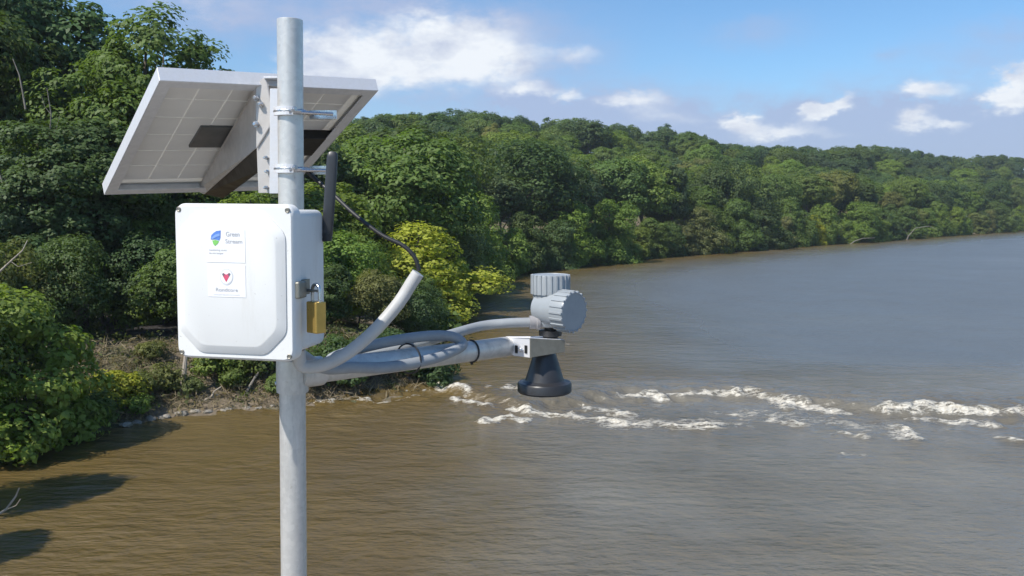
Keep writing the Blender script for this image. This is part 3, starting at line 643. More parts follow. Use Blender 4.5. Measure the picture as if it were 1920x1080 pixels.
# dry brush and twigs lying about on the slope
x, y = scatter(2600, -24, -3, 38, 54, 0.15, 6.5, r_); rep = 6; X = np.repeat(x, rep) + r_.normal(0, .25, len(x) * rep); Y = np.repeat(y, rep) + r_.normal(0, .25, len(x) * rep)
brush_me = leaves('dry_brush', np.stack([X, Y, ground_z(X, Y) + r_.uniform(.03, .4, len(X))], -1), rdir(len(X), r_) + np.array([0, -.4, .5]), 0.62, r_, None, 0.075)
brush = bpy.data.objects.new('dry_brush', brush_me); COL.objects.link(brush); brush.color = (0.25, 0.20, 0.13, 1); tag(brush, 'dry brush and twigs tangled on the left bank', 'brush', kind='stuff')
SHRUBS = [(205, 715, 43.6, 1.75, 'yellow', 'bright shrub lit by the sun right of the overhanging tree'), (255, 735, 45.2, 1.15, 'olive', 'olive shrub on the bare bank slope, right of the bright shrub'),
          (300, 725, 46.0, 1.3, 'olive', 'rounded dull shrub left of the leaning dead stem'), (395, 700, 47.8, 1.7, 'bright', 'fresh green shrub below the left corner of the white box'),
          (435, 722, 47.4, 1.3, 'mid', 'mid green shrub below the middle of the white box'), (480, 705, 48.6, 1.9, 'mid', 'larger shrub left of the pole by the waterline'),
          (275, 700, 47.6, 1.0, 'olive', 'small dry shrub half way up the bare slope'), (165, 760, 41.8, 1.5, 'mid', 'shady shrub under the overhanging tree'), (350, 742, 46.2, .9, 'olive', 'tuft of dull leaves right at the foot of the dead stem'),
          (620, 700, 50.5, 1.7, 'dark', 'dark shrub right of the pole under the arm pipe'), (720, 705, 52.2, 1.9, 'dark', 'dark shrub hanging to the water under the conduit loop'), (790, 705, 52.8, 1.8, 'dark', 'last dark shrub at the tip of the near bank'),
          (585, 720, 48.6, 2.0, 'dark', 'added shade-dark shrub just right of the pole at the waterline'), (650, 720, 49.4, 2.1, 'dark', 'added shade-dark shrub at the waterline below the start of the arm pipe'), (690, 715, 50.2, 2.2, 'blue', 'added bluish shade-dark shrub at the waterline below the conduit loop start'),  # dark shrubs added; leaf colour carries the shade of the undercut bank
          (755, 712, 51.2, 2.1, 'dark', 'added shade-dark shrub at the waterline under the middle of the conduit loop'), (812, 712, 51.6, 1.9, 'dark', 'added shade-dark shrub furthest out on the tip, touching the rapids'), 
          (245, 770, 43.4, 1.0, 'bright', 'small fresh shrub near the water right of the overhanging tree'), (520, 735, 47.6, 1.2, 'mid', 'shrub right behind the pole at the waterline')]
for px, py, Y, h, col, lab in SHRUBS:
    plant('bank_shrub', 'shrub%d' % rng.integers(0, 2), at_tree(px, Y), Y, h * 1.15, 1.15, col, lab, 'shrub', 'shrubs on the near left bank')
def rock_mesh(seed):
    import bmesh
    r = np.random.default_rng(seed); bm = bmesh.new(); bmesh.ops.create_icosphere(bm, subdivisions=2, radius=1.0)
    for v in bm.verts:
        p = np.array(v.co); k = 0.45 + 1.05 * fbm(np.array([p[0] * 1.6 + seed]), np.array([p[1] * 1.6 + p[2] * 2.1]), seed)[0]; v.co = Vector((p[0] * k, p[1] * k * .85, p[2] * k * .62))
    me = bpy.data.meshes.new('rock'); bm.to_mesh(me); bm.free(); me.materials.append(M['rock']); return me
rocks = [rock_mesh(i) for i in range(4)]
px_rocks = [(232, 799), (248, 797), (262, 794), (281, 790), (296, 787), (312, 784), (330, 781), (345, 779), (362, 777), (385, 775), (408, 774), (430, 772), (455, 770), (485, 768), (505, 766), (270, 783), (300, 776), (322, 772), (60, 836), (88, 828), (115, 824), (140, 818), (600, 757), (640, 752), (668, 748), (700, 746), (735, 742), (770, 738), (800, 735), (818, 733)]
rock_n = {}
for i, (px, py) in enumerate(px_rocks):
    p = G(px, py); o = bpy.data.objects.new('rock', rocks[i % 4]); COL.objects.link(o)
    s_ = rng.uniform(.10, .30); o.location = (p[0] + rng.uniform(-.2, .2), p[1] + rng.uniform(0, .5), 0.02 + 0.1 * s_); o.scale = (s_ * 1.3, s_, s_ * .9); o.rotation_euler = (rng.uniform(-.3, .3), rng.uniform(-.3, .3), rng.uniform(0, 6))
    side = 'at the waterline under the overhanging tree' if px < 200 else ('at the waterline left of the pole' if px < 520 else 'at the dark waterline below the arm pipe')
    rock_n[side] = rock_n.get(side, -1) + 1
    tag(o, '%s small rough rock from the left %s' % (ordinal(rock_n[side]), side), 'rock', 'rocks %s' % side)
def stick(name, pts, r0, r1, label, cat='branch', twigs=(), mat='pale_bark'):
    pts = [np.array(p) for p in pts]; mb = MB(); n = len(pts); mb.tube(pts, [r0 + (r1 - r0) * i / (n - 1) for i in range(n)], 8)
    for tw in twigs: mb.tube(tw, [r1 * 1.1] + [r1 * .6] * (len(tw) - 1), 6)
    return tag(mb.build(name, 'grey_bark' if name in ('dead_tree', 'fallen_branch') else mat, smooth=True, origin=pts[0]), label, cat)
stick('dead_sapling', [P(336, 772, 46.0), P(342, 730, 46.0), P(346, 690, 46.1), P(349, 660, 46.2)], .17, .10, 'thin dead stem standing on the bank under the left corner of the white box', 'sapling')
stick('fallen_branch', [P(448, 760, 46.6), P(462, 735, 47.0), P(478, 708, 47.5), P(500, 680, 48)], .10, .05, 'pale forked branch leaning by the water just left of the pole', 'branch', [[P(455, 748, 46.8), P(466, 755, 46.6), P(472, 763, 46.5)]])
stick('driftwood_log', [P(352, 760, 45.6), P(380, 752, 45.9), P(412, 738, 46.4)], .11, .06, 'pale driftwood log lying on the bank right of the dead stem', 'log', [[P(395, 746, 46.1), P(402, 733, 46.2), P(415, 725, 46.4)]])
stick('driftwood_log', [P(255, 772, 44.6), P(285, 768, 45), P(318, 769, 45.1)], .12, .08, 'grey driftwood log on the stones left of the dead stem', 'log')
stick('bare_branch', [P(-20, 975, 29.5), P(12, 955, 29.6), P(30, 930, 29.7), P(36, 915, 29.7)], .05, .02, 'pale bare branch tip sticking out over the water at the lower left edge', 'branch', [[P(12, 955, 29.6), P(30, 948, 29.4), P(38, 936, 29.3)]])
stick('dead_tree', [P(5, 440, 52.5), P(12, 390, 52.5), P(4, 340, 52.5), P(-10, 300, 52.5)], .08, .04, 'pale bare trunk among the dark trees at the left edge', 'tree', [])
stick('bare_branch', [P(-12, 520, 44), P(20, 490, 44), P(42, 470, 44), P(52, 450, 44.2)], .06, .02, 'pale bare branch crossing the shade at the left edge above the foreground tree', 'branch', [[P(20, 490, 44), P(34, 500, 44), P(60, 492, 44)]])
stick('dead_tree', [P(48, 205, 58), P(42, 170, 58), P(36, 140, 58), P(24, 110, 58)], .07, .03, 'thin pale trunk high in the dark trees at upper left', 'tree', [])
yf = float(G(1600, 459)[1]) - 2; stick('fallen_branch', [P(1588, 462, yf), P(1603, 452, yf), P(1618, 447, yf), P(1640, 446, yf + 2)], .16, .06, 'pale fallen branch at the far waterline, left of the arching one', 'branch')
yf = float(G(1715, 451)[1]) - 2; stick('fallen_branch', [P(1698, 455, yf), P(1703, 443, yf), P(1716, 428, yf), P(1742, 424, yf + 1), P(1756, 430, yf + 1)], .18, .06, 'pale arching dead branch over the far waterline at right', 'branch', [[P(1703, 443, yf), P(1698, 432, yf), P(1690, 425, yf)]])
stick('dead_tree', [P(98, 330, 55), P(92, 270, 54.5), P(96, 215, 54), P(88, 165, 54)], .06, .02, 'slender pale dead tree among the dark crowns left of the solar panel', 'tree', [[P(92, 270, 54.5), P(106, 240, 54), P(112, 218, 54)], [P(96, 215, 54), P(84, 200, 54), P(78, 180, 54)]])
# low beam bridge half hidden in the shade
pb = P(235, 700, 51.5); br = empty('beam_bridge', (pb[0], pb[1], float(ground_z(pb[0], pb[1]))), 'low dark beam bridge under the trees left of the white box', 'bridge')
A, B_ = P(110, 652, 50.5), P(335, 622, 53.5); dirv = (B_ - A) / np.linalg.norm(B_ - A); side = np.cross(dirv, [0, 0, 1.0]); side /= np.linalg.norm(side)
L_ = np.linalg.norm(B_ - A) / 2; mid = (A + B_) / 2
MB().box(mid - np.array([0, 0, .25]), (dirv, side, (0, 0, 1)), L_, .22, .42).build('girder', 'dark_iron', br, bevel=.03)
MB().box(mid + side * -1.9 - np.array([0, 0, .25]), (dirv, side, (0, 0, 1)), L_, .22, .42).build('girder', 'dark_iron', br, bevel=.03)
MB().box(mid + side * -.95 + np.array([0, 0, .26]), (dirv, side, (0, 0, 1)), L_, 1.3, .07).build('deck', 'dark_iron', br, bevel=.01)
ab = P(262, 690, 52); gz = float(ground_z(ab[0], ab[1])); MB().box((ab[0], ab[1], (gz - 1 + 2.0) / 2), (dirv, side, (0, 0, 1)), 1.0, .6, max(.4, (2.0 - gz + 1) / 2)).build('abutment', 'concrete', br, bevel=.04)
for q in range(6):
    c = A + (B_ - A) * (q + .6) / 6.3 + side * .27 - np.array([0, 0, .3 + .06 * (q % 2)])
    MB().lathe(c, side, [(0, .09), (.05, .09), (.06, .05)], 10).build('pale_disc', 'pale_bark', br)  # row of small pale discs on the girder face
pp_ = P(242, 690, 50.4); stick('white_post', [(pp_[0], pp_[1], float(ground_z(pp_[0], pp_[1])) - .2), (pp_[0], pp_[1], float(pp_[2]) + .2), (pp_[0] + .02, pp_[1], float(pp_[2]) + .55)], .08, .07, 'short pale post standing in front of the low beam bridge', 'post')

# ------------------------------------------------------------------ road bridge the instrument stands on (below the picture)
bd = MB(); bd.box((0, -1.0, HCAM - 1.85), ((1, 0, 0), (0, 1, 0), (0, 0, 1)), 60, 3.2, .2)
tag(bd.build('bridge_deck', 'concrete', bevel=.02), kind='structure')

# ------------------------------------------------------------------ instrument mast
PY = 1.83; pr = .0262
top = P(543.5, 37, PY); low = P(550.5, 1000, PY); ax = (low - top) / np.linalg.norm(low - top)
def pole_at(py):
    t = (P(546, py, PY)[2] - top[2]) / ax[2]; return top + ax * t
foot = top + ax * ((HCAM - 1.66 - top[2]) / ax[2])
mast = empty('instrument_mast', foot, 'galvanised steel pole with a side arm carrying the instruments over the river', 'pole')
mb = MB(); mb.tube([foot, pole_at(715)], pr * 1.03, 40); mb.build('lower_pole', 'galv', mast, smooth=True)
mb = MB(); mb.lathe(pole_at(690), -ax, [(0, pr * .985), ((np.linalg.norm(pole_at(690) - top)) - .001, pr * .985), (np.linalg.norm(pole_at(690) - top), pr * .95), (np.linalg.norm(pole_at(690) - top), pr * .86), (np.linalg.norm(pole_at(690) - top) - .03, pr * .84)], 40); mb.build('upper_pole', 'galv', mast, smooth=True)
MB().lathe(foot, (0, 0, 1), [(0, .09), (.012, .09), (.013, .04), (.05, .036)], 32).build('base_flange', 'galv', mast, smooth=True)
c1, c2 = pole_at(735), pole_at(672); ln = np.linalg.norm(c2 - c1)
tee = MB(); tee.lathe(c1, -ax, [(0, pr * 1.08), (.001, pr * 1.24), (.010, pr * 1.27), (ln - .012, pr * 1.27), (ln - .002, pr * 1.24), (ln, pr * 1.05)], 40)
a0 = pole_at(700) + np.array([.012, -.002, .0]); a1 = P(957, 649, 2.30); ad = (a1 - a0) / np.linalg.norm(a1 - a0)
tee.lathe(a0, ad, [(0.0, pr * 1.2), (.055, pr * 1.2), (.058, pr * 1.1)], 32)
tee_o = tee.build('tee_fitting', 'galv', mast, smooth=True)
MB().lathe(P(519, 719, PY - .012), (-1, -.5, 0), [(-.006, .004), (.003, .004), (.004, .003)], 10).build('set_screw', 'steel', mast)
MB().tube([a0 + ad * .03, a1], pr * .985, 36).build('arm_pipe', 'galv', mast, smooth=True)

# ------------------------------------------------------------------ white enclosure
def rot(yaw, tilt, roll):
    return np.array(Matrix.Rotation(yaw, 3, 'Z') @ Matrix.Rotation(tilt, 3, 'X') @ Matrix.Rotation(roll, 3, 'Y'))
BM = rot(-.1886, -.0017, .0093); bu, bv, bw = BM[:, 0], BM[:, 1], BM[:, 2]; bc = np.array([-.5037, 1.600, 10.3655]); BW, BH = .2335, .2845
def E(u, v, w): return bc + bu * u + bv * v + bw * w       # u right, v into the box, w up, from the lid centre
enc = empty('enclosure', E(0, .08, -BH / 2), 'white weatherproof plastic box with stickers, mounted on the pole', 'box')
def rrect(hw, hh_, r, n=6):
    o = []
    for cx, cy, a0_ in ((hw - r, hh_ - r, 0), (-hw + r, hh_ - r, 90), (-hw + r, -hh_ + r, 180), (hw - r, -hh_ + r, 270)):
        for i in range(n + 1):
            an = math.radians(a0_ + 90 * i / n); o.append((cx + r * math.cos(an), cy + r * math.sin(an)))
    return o
def chamf(hw, hh_, c, r=.012, n=3):
    """octagon-like outline: rectangle with long cut corners"""
    pts = [(hw, hh_ - c), (hw - c, hh_), (-hw + c, hh_), (-hw, hh_ - c), (-hw, -hh_ + c), (-hw + c, -hh_), (hw - c, -hh_), (hw, -hh_ + c)]
    o = []
    for i, p in enumerate(pts):
        p = np.array(p); a = np.array(pts[i - 1]); b_ = np.array(pts[(i + 1) % 8]); a = p + (a - p) / np.linalg.norm(a - p) * r; b_ = p + (b_ - p) / np.linalg.norm(b_ - p) * r
        for k in range(n + 1):
            t_ = k / n; o.append(tuple((1 - t_) ** 2 * a + 2 * t_ * (1 - t_) * p + t_ ** 2 * b_))
    return o
def loft(mb, rings, cap0=True, cap1=True):
    n = len(rings[0]); V = [E(*p) for r in rings for p in r]
    F = [(i * n + k, i * n + (k + 1) % n, (i + 1) * n + (k + 1) % n, (i + 1) * n + k) for i in range(len(rings) - 1) for k in range(n)]
    if cap0: F.append(tuple(reversed(range(n))))
    if cap1: F.append(tuple(range((len(rings) - 1) * n, len(rings) * n)))
    return mb.add(V, F)
def ring(out, v, du=0.0, dw=0.0): return [(p[0] + du, v, p[1] + dw) for p in out]
hw, hh_ = BW / 2, BH / 2
bd = MB(); loft(bd, [ring(rrect(hw - .010, hh_ - .010, .016), v_) for v_ in (.030, .155)] + [ring(rrect(hw - .013, hh_ - .013, .016), .164), ring(rrect(hw - .022, hh_ - .022, .014), .169)])
body = bd.build('body', 'white_poly', enc, smooth=True)
ld = MB(); loft(ld, [ring(rrect(hw - .004, hh_ - .004, .017), .033), ring(rrect(hw, hh_, .020), .030), ring(rrect(hw, hh_, .020), .008), ring(rrect(hw - .002, hh_ - .002, .019), .003), ring(rrect(hw - .005, hh_ - .005, .018), .0)])
lid = ld.build('lid', 'white_lid', enc, smooth=True)
rs = MB(); A1 = chamf(hw - .0115, hh_ - .0125, .040); A2 = chamf(hw - .0255, hh_ - .0265, .034); A3 = chamf(hw - .0275, hh_ - .0285, .0335)
loft(rs, [ring(A1, .001, -.0035), ring(A1, -.002, -.0035), ring(A2, -.0100, -.0035), ring(A3, -.0106, -.0035)], cap0=False); rs.build('raised_lid_face', 'white_lid', enc, smooth=True)
for su in (-1, 1):
    for sw in (-1, 1):
        MB().lathe(E(su * (hw - .011), .0008, sw * (hh_ - .011)), -bv, [(-.001, .0046), (.0018, .0046), (.0026, .0036), (.0018, .0022)], 14).build('lid_screw', 'latch', enc)
gk = MB(); loft(gk, [ring(rrect(hw - .007, hh_ - .007, .017), .0305), ring(rrect(hw - .007, hh_ - .007, .017), .040)]); gk.build('rim', 'white_poly', enc, smooth=True)
MB().box(E(hw * .30, .178, .02), (bu, bv, bw), .035, .009, .10).build('back_mount_plate', 'galv', enc, bevel=.002)
# hasp on the right side
MB().box(E(hw + .0015, .022, -.0115), (bu, bv, bw), .006, .0165, .0155).build('hasp', 'latch', enc, bevel=.003)
st = MB(); st.box(E(hw - .006, .060, -.010), (bu, bv, bw), .0035, .014, .014); st.tube([E(hw - .006, .050, -.016), E(hw + .019, .042, -.016), E(hw + .024, .046, -.016), E(hw + .020, .052, -.016), E(hw - .006, .064, -.016)], .0022, 8); st.build('hasp_staple', 'latch', enc)
# stickers
FV = -.0108
def E2(px, py, v): # point on the lid face plane seen at a photo position
    r0 = ray(px, py); o0 = np.array([0, 0, HCAM]); pl = E(0, v, 0); k = np.dot(pl - o0, bv) / np.dot(r0, bv); return o0 + r0 * k
def sheet(name, x0, y0, x1, y1, v, mat, parent):
    # upright rectangle on the lid between two photo corners
    a = E2(x0, y0, v) - bc; b_ = E2(x1, y1, v) - bc; u0, w0, u1, w1 = a @ bu, a @ bw, b_ @ bu, b_ @ bw
    MBs = MB().prism([E(u0, v, w1), E(u1, v, w1), E(u1, v, w0), E(u0, v, w0)], bv * .0006); o = MBs.build(name, mat, parent); return o
s1 = sheet('upper_sticker', 387, 430, 460, 493, FV - .0004, 'paper', enc); s1['label'] = 'upper sticker with a blue and green leaf-like logo'
s2 = sheet('lower_sticker', 389, 496, 461, 558, FV - .0004, 'paper', enc); s2['label'] = 'lower sticker with a round emblem and red heart shape'
FT = FV - .0009
def flat(name, pts, mat, parent, v=FT): return MB().prism([E2(x, y, v) for x, y in pts], bv * .0004).build(name, mat, parent)
flat('logo_blue_shape', [(395, 449), (396, 441), (401, 436), (406, 433), (413.5, 432), (413, 446), (411, 451), (404, 449)], 'ink_blue', s1)
flat('logo_band_shape', [(396.5, 446), (403, 440), (412, 437.5), (412, 442), (404, 445), (397, 449)], 'ink_light_blue', s1, FT - .0005)
flat('logo_green_shape', [(398, 451), (404, 450), (410.5, 452), (408, 457), (403, 461), (400, 458)], 'ink_green', s1)
def word(txt, px, py, hpx, mat, parent, wpx=None):
    cu = bpy.data.curves.new('t', 'FONT'); cu.body = txt; cu.size = 1.0; ob = bpy.data.objects.new('t', cu); COL.objects.link(ob)
    dg = bpy.context.evaluated_depsgraph_get(); me = bpy.data.meshes.new_from_object(ob.evaluated_get(dg)); bpy.data.objects.remove(ob, do_unlink=True)
    V = np.array([v.co[:] for v in me.vertices]); F = [tuple(p.vertices) for p in me.polygons]
    hgt = .72; a = E2(px, py, FT); sc = np.linalg.norm(E2(px, py - hpx, FT) - a) / hgt
    sx = sc if wpx is None else np.linalg.norm(E2(px + wpx, py, FT) - a) / max(V[:, 0].max(), 1e-3)
    mb = MB().add([a + bu * v[0] * sx + bw * v[1] * sc for v in V], F); return mb.build('lettering', mat, parent)
word('Green', 423, 443, 9, 'ink_grey', s1, 26); word('Stream', 422, 456, 8, 'ink_grey', s1, 32)
for yy, w_ in ((470, 34), (476, 27)):
    word('monitoring sensor' if w_ > 30 else 'do not tamper', 392, yy, 4, 'ink_grey', s1, w_)
cir = lambda cx, cy, r0, n=28: [(cx + r0 * math.cos(2 * math.pi * k / n), cy + r0 * 1.25 * math.sin(2 * math.pi * k / n)) for k in range(n)]
flat('emblem_disc', cir(424.5, 519, 12.5), 'ink_pale', s2); flat('emblem_field', cir(424.5, 519, 10.6), 'paper', s2, FT - .0003)
flat('emblem_heart', [(424, 529), (418, 518), (416.5, 514), (419, 512), (424, 515), (429, 512), (431.5, 514), (430, 518)], 'ink_red', s2, FT - .0006)
flat('emblem_wing', [(416, 514), (418.5, 511.5), (421, 515), (419, 518)], 'ink_dark', s2, FT - .0009); flat('emblem_wing', [(432, 514), (429.5, 511.5), (427, 515), (429, 518)], 'ink_dark', s2, FT - .0009)
word('Rondcore', 404, 546, 7, 'ink_grey', s2, 42); word('stream level network', 400, 553, 3.5, 'ink_pale', s2, 50)

# ------------------------------------------------------------------ padlock hanging from the hasp
pc = E(hw + .013, .068, -.040); fwd = unit(np.array([-.10, -.995, 0])); rgt = np.array([.82, -.57, 0]); rgt = unit(np.array([.90, .43, 0.0]))
pl = empty('padlock', E(hw + .013, .068, -.088), 'brass padlock with steel shackle hanging from the box hasp', 'padlock')
pk = E(hw + .0215, .046, -.064)
MB().box(pk, (bu * .87 - bv * .49, bu * .49 + bv * .87, bw), .0150, .0115, .0290).build('lock_body', 'brass', pl, bevel=.0022)
pd = bu * .87 - bv * .49
sh = [pk + pd * -.0105 + bw * .026] + [pk + pd * (-.0105 * math.cos(math.pi * k / 8)) + bw * (.050 + .0105 * math.sin(math.pi * k / 8)) for k in range(9)] + [pk + pd * .0105 + bw * .026]
MB().tube(sh, .0032, 12).build('shackle', 'steel', pl, smooth=True)

# ------------------------------------------------------------------ antenna on the box side
AY = 1.735; b0, b1 = P(613, 448, AY), P(624, 284, AY)
an = empty('antenna', b0, 'black paddle antenna standing up from the right side of the white box', 'antenna')
d_ = (b1 - b0) / np.linalg.norm(b1 - b0); la = np.linalg.norm(b1 - b0); sx_ = unit(np.cross(d_, [0, 1, 0])); sy_ = np.cross(sx_, d_)
pdl = MB(); R_ = []
for t_, w_, th in ((0, .0085, .006), (.04, .0105, .007), (.5, .0108, .0072), (.93, .0105, .007), (.985, .0088, .006), (1.0, .005, .004)):
    R_ += [b0 + d_ * la * t_ + sx_ * w_ * math.copysign(abs(math.cos(q)) ** .6, math.cos(q)) + sy_ * th * math.copysign(abs(math.sin(q)) ** .6, math.sin(q)) for q in [2 * math.pi * k / 20 for k in range(20)]]
pdl.add(R_, [(i * 20 + k, i * 20 + (k + 1) % 20, (i + 1) * 20 + (k + 1) % 20, (i + 1) * 20 + k) for i in range(5) for k in range(20)] + [tuple(reversed(range(20))), tuple(range(100, 120))])
pdl.build('paddle', 'antenna', an, smooth=True)
MB().tube([P(587, 449, AY - .005), P(600, 449, AY - .002), P(611, 448, AY)], .0052, 14).build('swivel_joint', 'black', an, smooth=True)
MB().tube([P(613, 452, AY), P(614, 438, AY)], .0095, 16).build('knuckle', 'black', an, smooth=True)

# ------------------------------------------------------------------ solar panel, seen from below and behind
kY = 2.12 / 1.8; SM = rot(.744, 1.174, -.099); su_, sn_, sl_ = SM[:, 0], SM[:, 1], SM[:, 2]
scn = np.array([-.553 * kY, 1.8 * kY, HCAM + (10.627 - HCAM) * kY]); PW, PL, PT = .411 * kY, .478 * kY, .025 * kY
def S(u, n, l): return scn + su_ * u + sn_ * n + sl_ * l      # u right, n towards the glass, l up the panel
sol = empty('solar_panel', S(0, 0, 0), 'framed solar panel seen from behind, tilted skywards behind the pole', 'solar panel')
fw, ft = .024, .0022
def rail(l0, l1, horizontal, sgn):
    mb = MB()
    if horizontal:
        e = sgn * PL / 2
        mb.box(S(0, PT / 2, e - sgn * ft / 2), (su_, sn_, sl_), PW / 2, PT / 2, ft / 2); mb.box(S(0, ft / 2, e - sgn * (fw / 2 + ft)), (su_, sn_, sl_), PW / 2 - ft, ft / 2, fw / 2)
        mb.box(S(0, PT - ft / 2, e - sgn * (.005 + ft)), (su_, sn_, sl_), PW / 2 - ft, ft / 2, .005)
    else:
        e = sgn * PW / 2
        mb.box(S(e - sgn * ft / 2, PT / 2, 0), (su_, sn_, sl_), ft / 2, PT / 2, PL / 2 - ft); mb.box(S(e - sgn * (fw / 2 + ft), ft / 2 + .0004, 0), (su_, sn_, sl_), fw / 2, ft / 2, PL / 2 - fw - ft)
        mb.box(S(e - sgn * (.005 + ft), PT - ft / 2, 0), (su_, sn_, sl_), .005, ft / 2, PL / 2 - .012)
    return mb.build('frame_rail', 'alu', sol, bevel=.0005, bseg=1)
for sg_ in (-1, 1): rail(0, 0, True, sg_); rail(0, 0, False, sg_)
MB().box(S(0, PT - ft - .0012, 0), (su_, sn_, sl_), PW / 2 - .003, .0006, PL / 2 - .003).build('backsheet', 'backsheet', sol)
nu, nl = 6, 6; cw, cl = (PW - .058) / nu, (PL - .066) / nl
cell = MB().box((0, 0, 0), ((1, 0, 0), (0, 1, 0), (0, 0, 1)), cw / 2 - .0019, .0005, cl / 2 - .0019); cm = None
for i in range(nu):
    for j in range(nl):
        if cm is None: cm = cell.build('cell', 'cell', None); co_ = cm
        else: co_ = bpy.data.objects.new('cell', cm.data); COL.objects.link(co_)
        co_.parent = sol; co_.rotation_euler = Matrix(SM.tolist()).to_euler(); p = S((i - (nu - 1) / 2) * cw, PT - ft - .0025, (j - (nl - 1) / 2) * cl) - S(0, 0, 0); co_.location = tuple(p)
def on_panel(px, py, n=.004):
    o0 = np.array([0, 0, HCAM]); r0 = ray(px, py); q = S(0, n, 0); w = o0 + r0 * (np.dot(q - o0, sn_) / np.dot(r0, sn_)) - scn; return w @ su_, w @ sl_
u_, l_ = on_panel(397, 255, PT - .006); MB().box(S(u_, PT - .0075, l_), (su_, sn_, sl_), .040, .0035, .052).build('rating_plate', 'plate', sol, bevel=.001)
u_, l_ = on_panel(585, 265, PT - .012); MB().box(S(u_ , PT - .017, l_ ), (su_, sn_, sl_), .042, .012, .050).build('junction_box', 'jbox', sol, bevel=.002)

# ------------------------------------------------------------------ tilt bracket between pole and panel
bk = empty('panel_bracket', P(510, 330, 1.90), 'bent sheet-metal tilt bracket bolting the solar panel to the pole', 'bracket')
def plate(name, poly, vec, mat='bracket', par=bk): return MB().prism(poly, vec).build(name, mat, par, bevel=.0008, bseg=1)
Ya, Yb = 1.895, 2.36
tA, tB, tC, tD = P(480, 163, Ya), P(480, 277, Ya), P(480 + 6, 322, Ya + .05), P(507, 165, Ya + .06)
eA, eB, eC, eD = P(367, 357, Yb), P(382, 364, Yb), P(419, 372, Yb + .03), P(440, 355, Yb + .05)
w3 = np.array([.0022, .001, 0])
ch = MB(); ch.prism([tA, tB, eB, eA], w3); ch.prism([tA, tD, eD, eA], np.array([0, 0, -.002])); ch.build('tilt_channel', 'bracket', bk)
MB().prism([tB + w3, tC, eC, eB + w3], np.array([0, .001, .0022])).build('channel_shade_sheet', 'shade_brown', bk)  # sheet added across the open channel, coloured dark for its shaded inside
plate('ear_plate', [P(479.5, 166, Ya - .004), P(489, 148, Ya - .005), P(498, 146, Ya - .005), P(509, 203, Ya - .006), P(506, 236, Ya - .006), P(480, 279, Ya - .004)], (.003, .002, 0))
plate('mount_leg', [P(480, 262, Ya - .0005), P(507, 232, Ya - .002), P(507, 362, Ya - .002), P(484, 362, Ya - .0005)], (.003, .002, 0))
plate('mount_web', [P(506, 166, Ya - .012), P(523, 166, Ya - .012), P(523, 363, Ya - .012), P(505, 363, Ya - .012)], (0, .003, 0), 'alu')
plate('top_clip', [P(494, 143, Ya - .01), P(521, 143, Ya - .01), P(521, 147, Ya - .01), P(494, 147, Ya - .01)], (0, .03, 0), 'alu')
for bx, by in ((481, 184), (490, 196), (481, 233), (500, 296), (502, 322), (500, 352)):
    r0 = .0052 if by < 240 else .0034
    hx = MB(); hx.lathe(P(bx, by, Ya - .006), (-.35, -.93, .05), [(-.004, r0 * .9), (.0015, r0 * 1.35), (.003, r0 * 1.35), (.003, r0), (.0085, r0 * .95), (.0095, r0 * .6)], 6); hx.build('bolt', 'steel', bk)
def ubolt(py, yoff=0):
    c = pole_at(py); mb = MB(); rr = pr + .004
    pts = [c + np.array([math.cos(q) * rr, math.sin(q) * rr, 0]) for q in np.linspace(math.radians(-75), math.radians(-195), 12)]
    # band round the near side of the pole, both threaded ends running to the right and back
    hi = np.array([c[0] + .012, c[1] - rr - .0015, c[2] - .002])
    mb.tube([c + np.array([-rr, .045, 0])] + [c + np.array([rr * math.cos(q), rr * math.sin(q), 0]) for q in np.linspace(math.pi, 2 * math.pi, 14)] + [c + np.array([rr, .045, 0])], .0042, 10)
    mb.tube([c + np.array([.004, -rr - .002, -.003]), c + np.array([.082, .02, -.002])], .0036, 8)
    mb.box(c + np.array([0.055, .055, 0]), ((1, 0, 0), (0, 1, 0), (0, 0, 1)), .028, .004, .009)
    o = mb.build('u_bolt', 'steel', bk, smooth=True)
    sd = MB(); sd.lathe(c + np.array([-.020, -.013, 0]), (0, 0, 1), [(-.009, .0001), (-.009, .020), (.009, .020), (.009, .0001)], 24)
    cl_ = MB(); V = []
    for zz in (-.0085, .0085):
        for rad in (pr + .0005, pr + .0075):
            V += [c + np.array([math.cos(q) * rad, math.sin(q) * rad, zz]) for q in np.linspace(math.radians(188), math.radians(292), 10)]
    n = 10; F = []
    for k in range(n - 1): F += [(n + k, n + k + 1, 3 * n + k + 1, 3 * n + k), (k, n + k, n + k + 1, k + 1)[::-1], (2 * n + k, 3 * n + k, 3 * n + k + 1, 2 * n + k + 1), (k, k + 1, 2 * n + k + 1, 2 * n + k)]
    F += [(0, n, 3 * n, 2 * n), (n - 1, 3 * n - 1, 4 * n - 1, 2 * n - 1)]
    cl_.add(V, F).build('saddle', 'alu', bk)
    MB().lathe(c + np.array([.016, -rr - .007, .001]), (.6, -.8, 0), [(-.004, .006), (.004, .006), (.0045, .004), (.009, .004)], 6).build('nut', 'steel', bk)
ubolt(210); ubolt(317)

